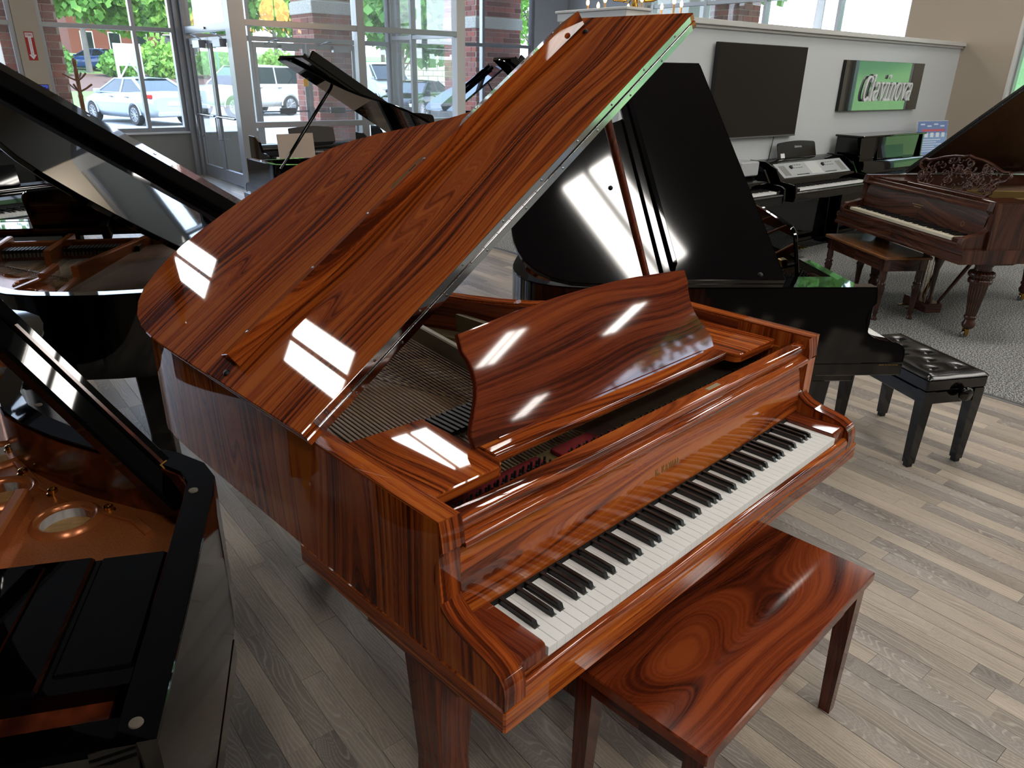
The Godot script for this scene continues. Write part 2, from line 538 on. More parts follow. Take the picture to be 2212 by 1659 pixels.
func make_materials() -> void:
	# rosewood of the near piano
	var rose := veneer(1536, 1024, 1.7, 1.3, 11, hexc("451a0b"), hexc("93431a"), hexc("b36024"), 62.0, 0.05, 0.72, [[0.75, 0.22, 0.45, 0.10, 0.075], [1.1, 0.50, 0.40, 0.09, -0.07], [0.5, 0.78, 0.45, 0.10, 0.075], [1.25, 1.0, 0.4, 0.09, -0.075], [0.2, 0.48, 0.3, 0.07, 0.05], [0.3, 1.15, 0.5, 0.09, 0.06]])
	M.rose = tex_mat(rose, Vector2(1 / 1.7, 1 / 1.3), 0.025)
	var rose_red := veneer(1024, 512, 1.2, 0.6, 23, hexc("3a170f"), hexc("6b2e1a"), hexc("85401f"), 70.0, 0.05, 0.5, [])
	M.rose_red = tex_mat(rose_red, Vector2(1 / 1.2, 1 / 0.6), 0.04)
	var bench_top := veneer(1024, 512, 0.9, 0.45, 41, hexc("33120a"), hexc("6a2c15"), hexc("8c4220"), 26.0, 0.14, 0.6, [[0.3, 0.12, 0.35, 0.14, 0.05], [0.62, 0.3, 0.35, 0.14, -0.05]])
	M.bench_top = tex_mat(bench_top, Vector2(1 / 0.9, 1 / 0.45), 0.1)
	M.rose_edge = tex_mat(rose_red, Vector2(1 / 1.2, 1 / 0.6), 0.12, 0.5, Color(0.8, 0.72, 0.7))
	var walnut := veneer(768, 512, 1.2, 0.6, 57, hexc("24130d"), hexc("412318"), hexc("563323"), 50.0, 0.08, 0.5, [[0.6, 0.3, 0.4, 0.1, 0.1]])
	M.antique = tex_mat(walnut, Vector2(1 / 1.2, 1 / 0.6), 0.22)
	var oaky := veneer(512, 256, 0.9, 0.45, 63, hexc("4a2c1a"), hexc("6b4427"), hexc("815733"), 60.0, 0.08, 0.5, [[0.4, 0.2, 0.3, 0.08, 0.1]])
	M.antique_seat = tex_mat(oaky, Vector2(1 / 0.9, 1 / 0.45), 0.18)
	var burl := speckle(512, 71, 0.012, 4, hexc("2a0f08"), hexc("5a2713"), 1.6)
	M.burl = tex_mat(burl, Vector2(2, 2), 0.15)
	M.black = mat(Color(0.008, 0.008, 0.009), 0.025)
	M.black_side = mat(Color(0.012, 0.010, 0.010), 0.06)
	M.black_satin = mat(Color(0.03, 0.022, 0.025), 0.06)
	M.black_matt = mat(Color(0.02, 0.02, 0.022), 0.5)
	M.felt_red = mat(Color(0.45, 0.05, 0.07), 0.95)
	M.felt_black = mat(Color(0.03, 0.03, 0.03), 0.95)
	M.felt_grey = mat(Color(0.35, 0.32, 0.28), 0.95)
	var cop := speckle(256, 81, 0.4, 2, hexc("98552c"), hexc("b06a3a"), 1.3)
	M.copper = tex_mat(cop, Vector2(6, 6), 0.24)
	M.copper.metallic = 0.45
	M.plate_gold = mat(Color(0.5, 0.42, 0.25), 0.34, 0.55)
	M.plate_dull = mat(Color(0.42, 0.38, 0.28), 0.42, 0.3)
	M.brass = mat(Color(0.72, 0.56, 0.26), 0.2, 1.0)
	M.steel = mat(Color(0.62, 0.62, 0.63), 0.16, 1.0)
	M.chrome = mat(Color(0.75, 0.75, 0.76), 0.08, 1.0)
	M.string = mat(Color(0.46, 0.43, 0.38), 0.35, 0.85)
	M.string_copper = mat(Color(0.42, 0.33, 0.26), 0.4, 0.8)
	M.pin = mat(Color(0.34, 0.34, 0.34), 0.28, 0.9)
	M.board = tex_mat(veneer(256, 256, 1.0, 1.0, 77, hexc("8a6a40"), hexc("a5824f"), hexc("b8935c"), 200.0, 0.02, 0.3, []), Vector2(1, 1), 0.35)
	M.ivory = mat(Color(0.93, 0.94, 0.93), 0.16)
	M.key_side = mat(Color(0.62, 0.5, 0.36), 0.6)
	M.ebony = mat(Color(0.022, 0.022, 0.022), 0.3)
	M.gold_print = mat(Color(0.62, 0.52, 0.3), 0.3, 0.7)
	M.silver_print = mat(Color(0.7, 0.7, 0.68), 0.3, 0.6)
	M.white_print = mat(Color(0.85, 0.86, 0.87), 0.35)
	M.plaque = mat(Color(0.62, 0.56, 0.42), 0.35, 0.3)
	M.rubber = mat(Color(0.02, 0.02, 0.02), 0.6)
	# room
	M.wall_blue = mat(Color(0.80, 0.82, 0.83), 0.75)
	M.wall_tan = mat(Color(0.66, 0.62, 0.56), 0.8)
	M.wall_grey = mat(Color(0.52, 0.52, 0.51), 0.8)
	M.trim = mat(Color(0.82, 0.82, 0.81), 0.5)
	M.ceiling = mat(Color(0.42, 0.42, 0.43), 0.9)
	M.alu = mat(Color(0.62, 0.63, 0.64), 0.32, 0.5)
	M.alu_dark = mat(Color(0.42, 0.42, 0.42), 0.4, 0.4)
	M.gasket = mat(Color(0.03, 0.03, 0.03), 0.6)
	var g := mat(Color(0.9, 0.96, 0.95, 0.04), 0.0)
	g.transparency = BaseMaterial3D.TRANSPARENCY_ALPHA
	M.glass = g
	var cg := mat(Color(0.05, 0.08, 0.09, 0.55), 0.02)
	cg.transparency = BaseMaterial3D.TRANSPARENCY_ALPHA
	M.car_glass = mat(Color(0.12, 0.16, 0.18), 0.05)
	M.troffer = mat(Color(0.85, 0.85, 0.85), 0.5)
	var em := mat(Color(1, 1, 1), 0.5)
	em.emission_enabled = true
	em.emission = Color(1.0, 0.97, 0.93)
	em.emission_energy_multiplier = 8.0
	M.lens = em
	var eb := mat(Color(1, 0.9, 0.7), 0.4)
	eb.emission_enabled = true
	eb.emission = Color(1.0, 0.72, 0.38)
	eb.emission_energy_multiplier = 9.0
	M.bulb = eb
	var carp := speckle(512, 91, 0.16, 3, hexc("3c3f42"), hexc("b4b4ae"), 2.6)
	M.carpet = tex_mat(carp, Vector2(0.9, 0.9), 0.95, 0.2)
	var hb := speckle(256, 92, 0.3, 2, hexc("000000"), hexc("ffffff"), 1.5)
	M.carpet.heightmap_enabled = true
	M.carpet.heightmap_texture = hb
	M.carpet.heightmap_scale = 0.4
	var oaks := [oak(1024, 256, 5, hexc("a99e90"), hexc("cbc2b5"), hexc("83796f"), 0.5), oak(1024, 256, 105, hexc("9c938a"), hexc("c8c1b7"), hexc("766d66"), 1.1), oak(1024, 256, 205, hexc("b5a897"), hexc("d0c5b4"), hexc("92867a"), 0.4)]
	M.planks = []
	for s in [[0, 1.0], [2, 1.0], [0, 0.95], [1, 1.0], [2, 0.96], [1, 0.9]]:
		M.planks.append(tex_mat(oaks[s[0]], Vector2(1 / 2.4, 1 / 0.6), 0.36, 0.4, Color(s[1], s[1], s[1])))
	M.subfloor = mat(Color(0.12, 0.11, 0.10), 0.9)
	# outside
	var bt := speckle(256, 95, 0.05, 4, hexc("7c4a40"), hexc("a4695a"), 1.4)
	M.bricks = [tex_mat(bt, Vector2(3, 3), 0.9), tex_mat(bt, Vector2(3, 3), 0.9, 0.3, Color(0.85, 0.82, 0.82)), tex_mat(bt, Vector2(3, 3), 0.9, 0.3, Color(1.1, 1.02, 1.0))]
	M.mortar = mat(Color(0.72, 0.66, 0.58), 0.95)
	M.stone = tex_mat(speckle(256, 96, 0.06, 4, hexc("a39c8f"), hexc("cfc8ba"), 1.5), Vector2(3, 3), 0.9)
	M.asphalt = tex_mat(speckle(256, 97, 0.2, 3, hexc("8d8b88"), hexc("a9a7a2"), 1.2), Vector2(0.4, 0.4), 0.9)
	M.grass = tex_mat(speckle(256, 98, 0.15, 3, hexc("57783a"), hexc("7d9c55"), 1.3), Vector2(0.5, 0.5), 0.95)
	M.mulch = tex_mat(speckle(256, 99, 0.3, 3, hexc("4a3832"), hexc("7b6258"), 1.6), Vector2(0.8, 0.8), 0.95)
	M.concrete = mat(Color(0.72, 0.70, 0.67), 0.9)
	for i in 3:
		var lf := mat([Color(0.30, 0.47, 0.22), Color(0.40, 0.58, 0.27), Color(0.52, 0.68, 0.32)][i], 0.6, 0.0, 0.3)
		lf.backlight_enabled = true
		lf.backlight = Color(0.3, 0.42, 0.12)
		lf.cull_mode = BaseMaterial3D.CULL_DISABLED
		M["leaf%d" % i] = lf
	M.bark = tex_mat(speckle(128, 100, 0.1, 3, hexc("6d635a"), hexc("9c9186"), 1.4), Vector2(2, 2), 0.9)
	M.red_sign = mat(Color(0.62, 0.07, 0.06), 0.4)
	M.paper = mat(Color(0.9, 0.9, 0.9), 0.7)

# ---------------------------------------------------------------- the room
const VW := 13.6              # the street wall
const VF := 11.3              # the inner face of the entrance lobby
const CARPET_U := 4.67

func in_view(p: Vector3) -> bool:
	var d := p - Vector3(0, 1.69214, 0)
	var z := d.dot(Vector3(0.0, -0.38941834, -0.92106099))
	if z < 0.2: return false
	var x := d.dot(Vector3(0.99981764, 0.0175895, -0.00743672)) / z
	var y := d.dot(Vector3(-0.019097, 0.92089303, -0.38934733)) / z
	return absf(x) < 0.72 and absf(y) < 0.55

func build_room() -> void:
	var floor_ := holder("floor", self, Transform3D(Basis(UU, Vector3.UP, -VV), Vector3.ZERO))
	struct(floor_)
	part(box(Vector3(-6.2, -0.12, -VW - 0.1), Vector3(CARPET_U, -0.008, 12.2)), "subfloor", M.subfloor, floor_)
	var w := 0.0718
	var lens := [0.55, 0.7, 0.85, 1.0, 1.2]
	var shared := {}
	var all := []
	var r := RandomNumberGenerator.new()
	r.seed = 31
	var i0 := int(-5.0 / w)
	var i1 := int(CARPET_U / w) - 1
	for i in range(i0, i1 + 1):
		var v := -1.6 + r.randf() * 0.8
		var last := -1
		while v < VW - 0.2:
			var li := r.randi() % 5
			var k := r.randi() % 6
			if k == last: k = (k + 1 + r.randi() % 4) % 6
			last = k
			var o := r.randi() % 5
			var at := Vector3((i + 0.5) * w, 0, -(v + lens[li] / 2))
			all.append([at, li, k, o])
			v += lens[li]
	var near := []
	for q in all:
		var p: Vector3 = UU * q[0].x - VV * q[0].z
		if in_view(p): near.append([p.distance_to(Vector3(0, 1.6, 0)), q])
	near.sort_custom(func(a, b): return a[0] < b[0])
	var picked := {}
	for q in near.slice(0, 300):
		picked[q[1]] = true
		var key := "%d_%d" % [q[1][1], q[1][3]]
		if not shared.has(key):
			var b := mb(Vector3.BACK, Vector2(q[1][3] * 0.47, q[1][3] * 0.123 + q[1][1] * 0.07))
			var l: float = lens[q[1][1]]
			b.box(Vector3(-w / 2 + 0.0004, -0.008, -l / 2 + 0.0004), Vector3(w / 2 - 0.0004, 0, l / 2 - 0.0004), 0.0009)
			shared[key] = b.done()
		part(shared[key], "plank", M.planks[q[1][2]], floor_, Transform3D(Basis(), q[1][0]))
	var rest := ArrayMesh.new()
	for k in 6:
		var b := mb(Vector3.BACK)
		for q in all:
			if q[2] != k or picked.has(q): continue
			var l: float = lens[q[1]]
			b.uvo = Vector2(q[3] * 0.47 + q[0].z, q[3] * 0.123 - q[0].x)
			b.flat(q[0] + Vector3(-w / 2 + 0.0005, 0, -l / 2 + 0.0005), q[0] + Vector3(w / 2 - 0.0005, 0, -l / 2 + 0.0005), q[0] + Vector3(w / 2 - 0.0005, 0, l / 2 - 0.0005), q[0] + Vector3(-w / 2 + 0.0005, 0, l / 2 - 0.0005), Vector3.UP)
			b.flat(q[0] + Vector3(-w / 2 + 0.0005, 0, l / 2 - 0.0005), q[0] + Vector3(w / 2 - 0.0005, 0, l / 2 - 0.0005), q[0] + Vector3(w / 2 - 0.0005, -0.008, l / 2 - 0.0005), q[0] + Vector3(-w / 2 + 0.0005, -0.008, l / 2 - 0.0005), Vector3.BACK)
		var m := b.done()
		if m.get_surface_count():
			rest.add_surface_from_arrays(Mesh.PRIMITIVE_TRIANGLES, m.surface_get_arrays(0))
			rest.surface_set_material(rest.get_surface_count() - 1, M.planks[k])
	stuff(part(rest, "plank_field", null, floor_))
	var carpet := part(box(Vector3(CARPET_U, -0.12, -VW - 0.1), Vector3(16.2, 0.004, 12.2), 0.0, Vector3.RIGHT), "floor", M.carpet, self, Transform3D(Basis(UU, Vector3.UP, -VV), Vector3.ZERO))
	struct(carpet)
	tag(carpet, "grey flecked carpet under the antique piano", "carpet")
	carpet.remove_meta("category")
	var strip := part(box(Vector3(CARPET_U - 0.02, -0.004, -VW), Vector3(CARPET_U + 0.025, 0.007, 12.0), 0.004), "trim_1", M.alu_dark, self, Transform3D(Basis(UU, Vector3.UP, -VV), Vector3.ZERO))
	struct(strip)
	# shell
	var rt := Transform3D(Basis(UU, Vector3.UP, -VV), Vector3.ZERO)
	var H := 5.4
	struct(part(box(Vector3(-6.4, H, -VW - 0.4), Vector3(16.4, H + 0.3, 12.4)), "ceiling", M.ceiling, self, rt))
	struct(part(box(Vector3(-6.4, -0.12, -VW - 0.3), Vector3(-6.2, H, 12.4)), "wall_left", M.wall_tan, self, rt))
	struct(part(box(Vector3(-6.2, -0.12, 12.2), Vector3(16.4, H, 12.4)), "wall_back", M.wall_tan, self, rt))
	# the right wall stands at u 10.85, has a long window beyond the partition and one on this side of it
	var wr := holder("wall_right", self, rt)
	struct(wr)
	var U0 := 10.85
	var U1 := 11.1
	part(box(Vector3(U0, -0.12, -5.19), Vector3(U1, H, -3.83)), "pier", M.wall_tan, wr)
	part(box(Vector3(U0, -0.12, -3.83), Vector3(U1, 0.7, -2.92)), "low_wall", M.wall_tan, wr)
	part(box(Vector3(U0, 3.9, -3.83), Vector3(U1, H, -2.92)), "head_wall", M.wall_tan, wr)
	part(box(Vector3(U0, -0.12, -2.92), Vector3(U1, H, 1.3)), "pier", M.wall_tan, wr)
	part(box(Vector3(U0, -0.12, 1.1), Vector3(16.4, H, 1.3)), "return_wall", M.wall_tan, wr)
	part(box(Vector3(16.2, -0.12, 1.3), Vector3(16.4, 0.6, 12.2)), "low_wall", M.wall_tan, wr)
	part(box(Vector3(16.2, 4.3, 1.3), Vector3(16.4, H, 12.2)), "head_wall", M.wall_tan, wr)
	part(box(Vector3(U0, -0.12, -9.9), Vector3(U1, 0.7, -5.19)), "low_wall", M.wall_tan, wr)
	part(box(Vector3(U0, 3.9, -9.9), Vector3(U1, H, -5.19)), "head_wall", M.wall_tan, wr)
	part(box(Vector3(U0, -0.12, -10.1), Vector3(12.6, H, -9.9)), "return_wall", M.wall_blue, wr)
	part(box(Vector3(12.4, -0.12, -VW - 0.2), Vector3(12.6, H, -10.1)), "far_wall", M.wall_blue, wr)
	# windows of the right wall
	var w1 := holder("window_1", self, rt)
	struct(w1)
	var x := U0 + 0.08
	for v in [5.19, 6.23, 7.46, 8.6, 9.75]:
		part(box(Vector3(x, 0.7, -v - 0.05), Vector3(x + 0.12, 3.9, -v)), "mullion", M.alu, w1)
	for y in [0.7, 2.80, 3.85]:
		part(box(Vector3(x + 0.01, y, -9.9), Vector3(x + 0.11, y + 0.055, -5.19)), "transom", M.alu, w1)
	for k in 4:
		var va: float = [5.24, 6.28, 7.51, 8.65][k]
		var vb: float = [6.23, 7.46, 8.6, 9.75][k]
		for yy in [[0.755, 2.80], [2.855, 3.85]]:
			part(box(Vector3(x + 0.05, yy[0], -vb), Vector3(x + 0.056, yy[1], -va)), "pane", M.glass, w1)
	var w2 := holder("window_2", self, rt)
	struct(w2)
	for v in [3.83, 2.97]:
		part(box(Vector3(x, 0.7, -v), Vector3(x + 0.1, 3.9, -v + 0.05)), "mullion", M.alu, w2)
	part(box(Vector3(U0 - 0.01, 0.7, -3.83), Vector3(x, 3.9, -3.80)), "jamb", M.trim, w2)
	for y in [0.7, 3.85]:
		part(box(Vector3(x + 0.01, y, -3.83), Vector3(x + 0.09, y + 0.05, -2.92)), "transom", M.alu, w2)
	part(box(Vector3(x + 0.05, 0.75, -3.78), Vector3(x + 0.056, 3.85, -2.97)), "pane", M.glass, w2)
	# long window of the wing behind the camera, mirrored in the pianos
	var w0 := holder("window_0", self, rt)
	struct(w0)
	for k in 9:
		var z := 1.3 + k * 1.34
		part(box(Vector3(16.24, 0.6, z), Vector3(16.34, 4.3, z + 0.06)), "mullion", M.alu, w0)
		if k < 8:
			part(box(Vector3(16.29, 0.66, z + 0.06), Vector3(16.296, 4.24, z + 1.34)), "pane", M.glass, w0)
	for y in [0.6, 2.5, 4.24]:
		part(box(Vector3(16.25, y, 1.3), Vector3(16.33, y + 0.06, 12.2)), "transom", M.alu, w0)

# ---------------------------------------------------------------- ceiling lights
func build_lights() -> void:
	var frame := mb()
	frame.box(Vector3(-0.31, 0.0, -0.61), Vector3(0.31, 0.09, 0.61), 0.0)
	frame.box(Vector3(-0.305, -0.02, -0.605), Vector3(-0.285, 0.0, 0.605))
	frame.box(Vector3(0.285, -0.02, -0.605), Vector3(0.305, 0.0, 0.605))
	frame.box(Vector3(-0.285, -0.02, -0.605), Vector3(0.285, 0.0, -0.585))
	frame.box(Vector3(-0.285, -0.02, 0.585), Vector3(0.285, 0.0, 0.605))
	var fm := frame.done()
	var lm := box(Vector3(-0.12, -0.012, -0.58), Vector3(0.12, 0.0, 0.58), 0.004)
	var cm := box(Vector3(-0.03, -0.03, -0.58), Vector3(0.03, -0.001, 0.58), 0.008)
	for q in LAMPS:
		var t := thing("ceiling_light", "long white troffer light with two bright lenses hung from the dark ceiling", "ceiling light", Vector3.ZERO, 0.0, "troffer lights over the showroom")
		t.transform = room(q[0], LAMP_Y, q[1])
		part(fm, "frame", M.troffer, t)
		part(cm, "centre_strip", M.troffer, t)
		for s in [-1, 1]:
			part(lm, "lens", M.lens, t, shift(0.15 * s, -0.004, 0))
			var a := AreaLight3D.new()
			a.name = "lamp"
			a.area_size = Vector2(0.24, 1.16)
			a.area_normalize_energy = false
			a.light_color = Color(1.0, 0.98, 0.955)
			a.light_energy = LAMP_E
			a.area_range = 30.0
			a.area_attenuation = 2.0
			a.shadow_enabled = true
			a.transform = Transform3D(Basis.from_euler(Vector3(-PI / 2, 0, 0)), Vector3(0.15 * s, -0.03, 0))
			t.add_child(a, true)
		for s in [-1, 1]:
			var m := mb()
			m.tube([Vector3(0, 0.09, 0.5 * s), Vector3(0, 0.7, 0.5 * s)], 0.004, 5)
			part(m.done(), "hanger", M.steel, t)

const LAMP_E := 4.6
const LAMPS := [[-0.85, 10.1], [-0.85, 6.6], [-0.85, -1.5], [-0.85, -6.2], [-0.85, -10.2], [4.4, 10.6], [4.45, 7.1], [3.6, 2.6], [4.6, -1.8], [4.9, -6.2], [5.0, -10.2], [8.8, 7.3], [8.6, 2.9], [9.3, -1.8], [9.6, -6.3], [9.6, -10.2], [13.9, -2.2], [13.9, -6.4], [13.8, -10.2], [1.8, -1.8], [6.9, -1.8], [1.9, -6.2], [7.2, -6.2], [6.8, 0.6]]

# ---------------------------------------------------------------- glazed street front with the entrance lobby
func build_street_front() -> void:
	var rt := Transform3D(Basis(UU, Vector3.UP, -VV), Vector3.ZERO)
	var H := 5.4
	var w := holder("wall_front", self, rt)
	struct(w)
	var z := -VW
	for q in [[-6.2, 1.69], [2.0, 3.9], [8.0, 11.45]]:
		part(box(Vector3(q[0], -0.12, z - 0.18), Vector3(q[1], 0.68, z)), "low_wall", M.wall_grey, w)
		part(box(Vector3(q[0], 0.68, z - 0.2), Vector3(q[1], 0.71, z + 0.06), 0.006), "sill", M.trim, w)
	part(box(Vector3(1.69, -0.12, z - 0.2), Vector3(2.0, H, z + 0.02)), "column", M.wall_tan, w)
	part(box(Vector3(11.45, -0.12, z - 0.2), Vector3(12.6, H, z + 0.02)), "column", M.wall_blue, w)
	part(box(Vector3(-6.2, 4.0, z - 0.2), Vector3(12.6, H, z)), "head_wall", M.wall_tan, w)
	# windows beside the lobby
	var n := 3
	for q in [[-1.2, 1.69, [-1.2, 1.3, 1.63]], [2.0, 3.9, [1.99, 3.26, 3.84]], [8.0, 11.45, [8.03, 10.05, 11.38]]]:
		var wi := holder("window_%d" % n, self, rt)
		n += 1
		struct(wi)
		for u in q[2]:
			part(box(Vector3(u, 0.71, z - 0.12), Vector3(u + 0.06, 4.0, z - 0.01), 0.003), "mullion", M.alu, wi)
		for y in [0.71, 2.215, 3.94]:
			part(box(Vector3(q[0], y, z - 0.11), Vector3(q[1], y + 0.065, z - 0.015), 0.003), "transom", M.alu, wi)
		for k in q[2].size() - 1:
			for yy in [[0.775, 2.215], [2.28, 3.94]]:
				part(box(Vector3(q[2][k] + 0.06, yy[0], z - 0.07), Vector3(q[2][k + 1], yy[1], z - 0.064)), "pane", M.glass, wi)
	# lobby: front glazing
	var lf := holder("window_%d" % n, self, rt)
	n += 1
	struct(lf)
	var f := -VF
	part(box(Vector3(3.98, -0.02, f - 0.2), Vector3(4.2, 4.0, f), 0.004), "corner_post", M.alu, lf)
	part(box(Vector3(5.94, -0.02, f - 0.13), Vector3(6.07, 4.0, f), 0.004), "mullion", M.alu, lf)
	part(box(Vector3(7.81, -0.02, f - 0.17), Vector3(7.98, 4.0, f), 0.004), "corner_post", M.trim, lf)
	for y in [0.0, 0.89, 2.26, 3.92]:
		for q in [[4.2, 5.94], [6.07, 7.81]]:
			part(box(Vector3(q[0], y, f - 0.12), Vector3(q[1], y + 0.08, f - 0.01), 0.003), "transom", M.alu, lf)
	for q in [[4.2, 5.94], [6.07, 7.81]]:
		for yy in [[0.08, 0.89], [0.97, 2.26], [2.34, 3.92]]:
			part(box(Vector3(q[0], yy[0], f - 0.07), Vector3(q[1], yy[1], f - 0.064)), "pane", M.glass, lf)
	part(box(Vector3(3.98, 4.0, z), Vector3(7.98, H, f)), "head_wall", M.wall_tan, lf)
	# lobby: right side glazing
	var lr := holder("window_%d" % n, self, rt)
	struct(lr)
	for v in [12.82, 13.55]:
		part(box(Vector3(7.84, 0.0, -v - 0.07), Vector3(7.95, 4.0, -v), 0.003), "mullion", M.alu, lr)
	for y in [0.0, 2.25, 3.92]:
		part(box(Vector3(7.85, y, z), Vector3(7.94, y + 0.07, f - 0.17), 0.003), "transom", M.alu, lr)
	for q in [[-12.82, -11.47], [-13.55, -12.89]]:
		for yy in [[0.07, 2.25], [2.32, 3.92]]:
			part(box(Vector3(7.89, yy[0], q[0]), Vector3(7.896, yy[1], q[1])), "pane", M.glass, lr)
	# inner doors on the lobby's left side
	var fr := holder("trim_2", self, rt)
	struct(fr)
	part(box(Vector3(3.9, -0.02, z - 0.02), Vector3(4.1, 4.0, z + 0.08), 0.004), "jamb", M.alu, fr)
	part(box(Vector3(3.98, -0.02, -13.5), Vector3(4.1, 4.0, -13.40), 0.004), "jamb", M.alu, fr)
	part(box(Vector3(3.99, 2.2, -13.4), Vector3(4.09, 2.3, f - 0.2), 0.004), "header", M.alu, fr)
	part(box(Vector3(3.99, 3.92, -13.4), Vector3(4.09, 4.0, f - 0.2), 0.004), "header", M.alu, fr)
	part(box(Vector3(4.03, 2.3, -13.4), Vector3(4.036, 3.92, f - 0.2)), "pane", M.glass, fr)
	part(box(Vector3(3.97, 2.235, -12.47), Vector3(3.99, 2.265, -12.40), 0.002), "strike_plate", M.steel, fr)
	door_leaf("door_1", rt * Transform3D(Basis.from_euler(Vector3(0, PI / 2, 0)), Vector3(4.05, 0, -11.52)), 0.93, true)
	door_leaf("door_2", rt * Transform3D(Basis.from_euler(Vector3(0, PI / 2, 0)), Vector3(4.05, 0, -12.46)), 0.93, true)
	# outer doors in the street wall
	var fo := holder("trim_3", self, rt)
	struct(fo)
	for u in [4.1, 5.08, 7.1, 7.8]:
		part(box(Vector3(u, -0.02, z - 0.12), Vector3(u + 0.06, 4.0, z), 0.003), "jamb", M.alu, fo)
	for y in [2.14, 3.93]:
		part(box(Vector3(4.1, y, z - 0.11), Vector3(7.86, y + 0.08, z - 0.01), 0.003), "header", M.alu, fo)
	part(box(Vector3(4.16, 2.22, z - 0.07), Vector3(7.8, 3.93, z - 0.064)), "pane", M.glass, fo)
	part(box(Vector3(7.16, 0.08, z - 0.07), Vector3(7.8, 2.14, z - 0.064)), "pane", M.glass, fo)
	part(box(Vector3(4.16, 0.68, z - 0.07), Vector3(5.08, 2.14, z - 0.064)), "pane", M.glass, fo)
	part(box(Vector3(4.16, -0.02, z - 0.16), Vector3(5.08, 0.68, z)), "low_wall", M.wall_grey, fo)
	door_leaf("door_3", rt * Transform3D(Basis(), Vector3(5.15, 0, z - 0.05)), 0.97, false)
	door_leaf("door_4", rt * Transform3D(Basis(), Vector3(6.13, 0, z - 0.05)), 0.97, false)
	# the orange sticker and the round one on the outer doors
	var st := part(box(Vector3(6.02, 1.42, z - 0.02), Vector3(6.11, 1.55, z - 0.015)), "door_notice", mat(Color(0.95, 0.7, 0.15), 0.6), self, rt)
	tag(st, "small orange notice stuck on the outer glass doors", "sticker")

func door_leaf(called: String, at: Transform3D, w: float, closer: bool) -> void:
	var d := holder(called, self, at)
	struct(d)
	for x in [0.0, w - 0.06]:
		part(box(Vector3(x, 0.02, -0.025), Vector3(x + 0.06, 2.13, 0.025), 0.003), "stile", M.alu, d)
	part(box(Vector3(0.06, 0.02, -0.025), Vector3(w - 0.06, 0.2, 0.025), 0.003), "rail", M.alu, d)
	part(box(Vector3(0.06, 2.04, -0.025), Vector3(w - 0.06, 2.13, 0.025), 0.003), "rail", M.alu, d)
	part(box(Vector3(0.06, 0.2, -0.003), Vector3(w - 0.06, 2.04, 0.003)), "pane", M.glass, d)
	for x in [0.055, w - 0.065]:
		part(box(Vector3(x, 0.2, 0.004), Vector3(x + 0.01, 2.04, 0.012)), "gasket", M.gasket, d)
	var m := mb()
	var s := -1.0 if closer else 1.0
	m.tube([Vector3(0.05, 1.0, s * 0.06), Vector3(w - 0.05, 1.0, s * 0.06)], 0.014, 8)
	m.tube([Vector3(0.06, 1.0, 0), Vector3(0.06, 1.0, s * 0.06)], 0.012, 6)
	m.tube([Vector3(w - 0.06, 1.0, 0), Vector3(w - 0.06, 1.0, s * 0.06)], 0.012, 6)
	part(m.done(), "push_bar", M.steel, d)
	if not closer:
		part(box(Vector3(0.36, 0.96, 0.04), Vector3(0.66, 1.06, 0.09), 0.006), "push_plate", M.alu_dark, d)
	else:
		var g := mb()
		var x := w - 0.12
		g.tube([Vector3(x, 0.98, -0.02), Vector3(x, 0.98, -0.1), Vector3(x, 0.66, -0.1), Vector3(x, 0.66, -0.02)], 0.012, 6)
		part(g.done(), "pull_handle", M.steel, d)
	var c := mb()
	if s > 0: c.box(Vector3(w * 0.5, 2.0, 0.03), Vector3(w * 0.5 + 0.32, 2.1, 0.12), 0.004)
	else: c.box(Vector3(0.1, 1.98, -0.13), Vector3(0.42, 2.09, -0.03), 0.004)
	part(c.done(), "closer", M.alu, d)
	var arm := mb()
	arm.tube([Vector3(0.2, 2.1, s * 0.06), Vector3(0.36, 2.17, s * 0.16), Vector3(0.5, 2.17, s * 0.02)], 0.008, 5)
	part(arm.done(), "closer_arm", M.steel, d)

# ---------------------------------------------------------------- grand pianos
# plan coordinates: x along the keyboard (bass left), t from the front of the keys towards the tail
const RIM := [[-0.122, 0.157], [-0.122, 0.5], [-0.122, 0.9], [-0.122, 1.30], [-0.119, 1.40], [-0.112, 1.48], [-0.09, 1.56], [-0.055, 1.625], [-0.01, 1.672], [0.05, 1.70], [0.11, 1.716], [0.17, 1.72], [0.24, 1.712], [0.33, 1.692], [0.42, 1.668], [0.51, 1.635], [0.60, 1.585], [0.68, 1.52], [0.74, 1.44], [0.785, 1.35], [0.82, 1.26], [0.855, 1.17], [0.90, 1.08], [0.96, 0.99], [1.03, 0.925], [1.11, 0.875], [1.2, 0.835], [1.28, 0.80], [1.34, 0.76], [1.365, 0.71], [1.37, 0.64], [1.37, 0.4], [1.37, 0.157]]
const CHEEK := [[0.157, 0.98], [0.1505, 0.95], [0.147, 0.922], [0.160, 0.905], [0.1685, 0.88], [0.1705, 0.847], [0.165, 0.815], [0.152, 0.795], [0.128, 0.779], [0.095, 0.769], [0.055, 0.762], [0.023, 0.755], [0.004, 0.745], [-0.008, 0.729], [-0.012, 0.708], [-0.012, 0.677]]
const KX := 0.6123            # half the keyboard: the piano's own x is counted from its middle

func plan(a: Array, stretch := 1.0, from := 0.6) -> Array:
	var out := []
	for q in a:
		var t: float = q[1] if q[1] < from else from + (q[1] - from) * stretch
		out.append(Vector2(q[0] - KX, -t))
	return out

func offset_line(p: Array, d: float) -> Array:
	var out := []
	for i in p.size():
		var n := MB._pn(p, i)
		out.append(p[i] + n * d)
	return out

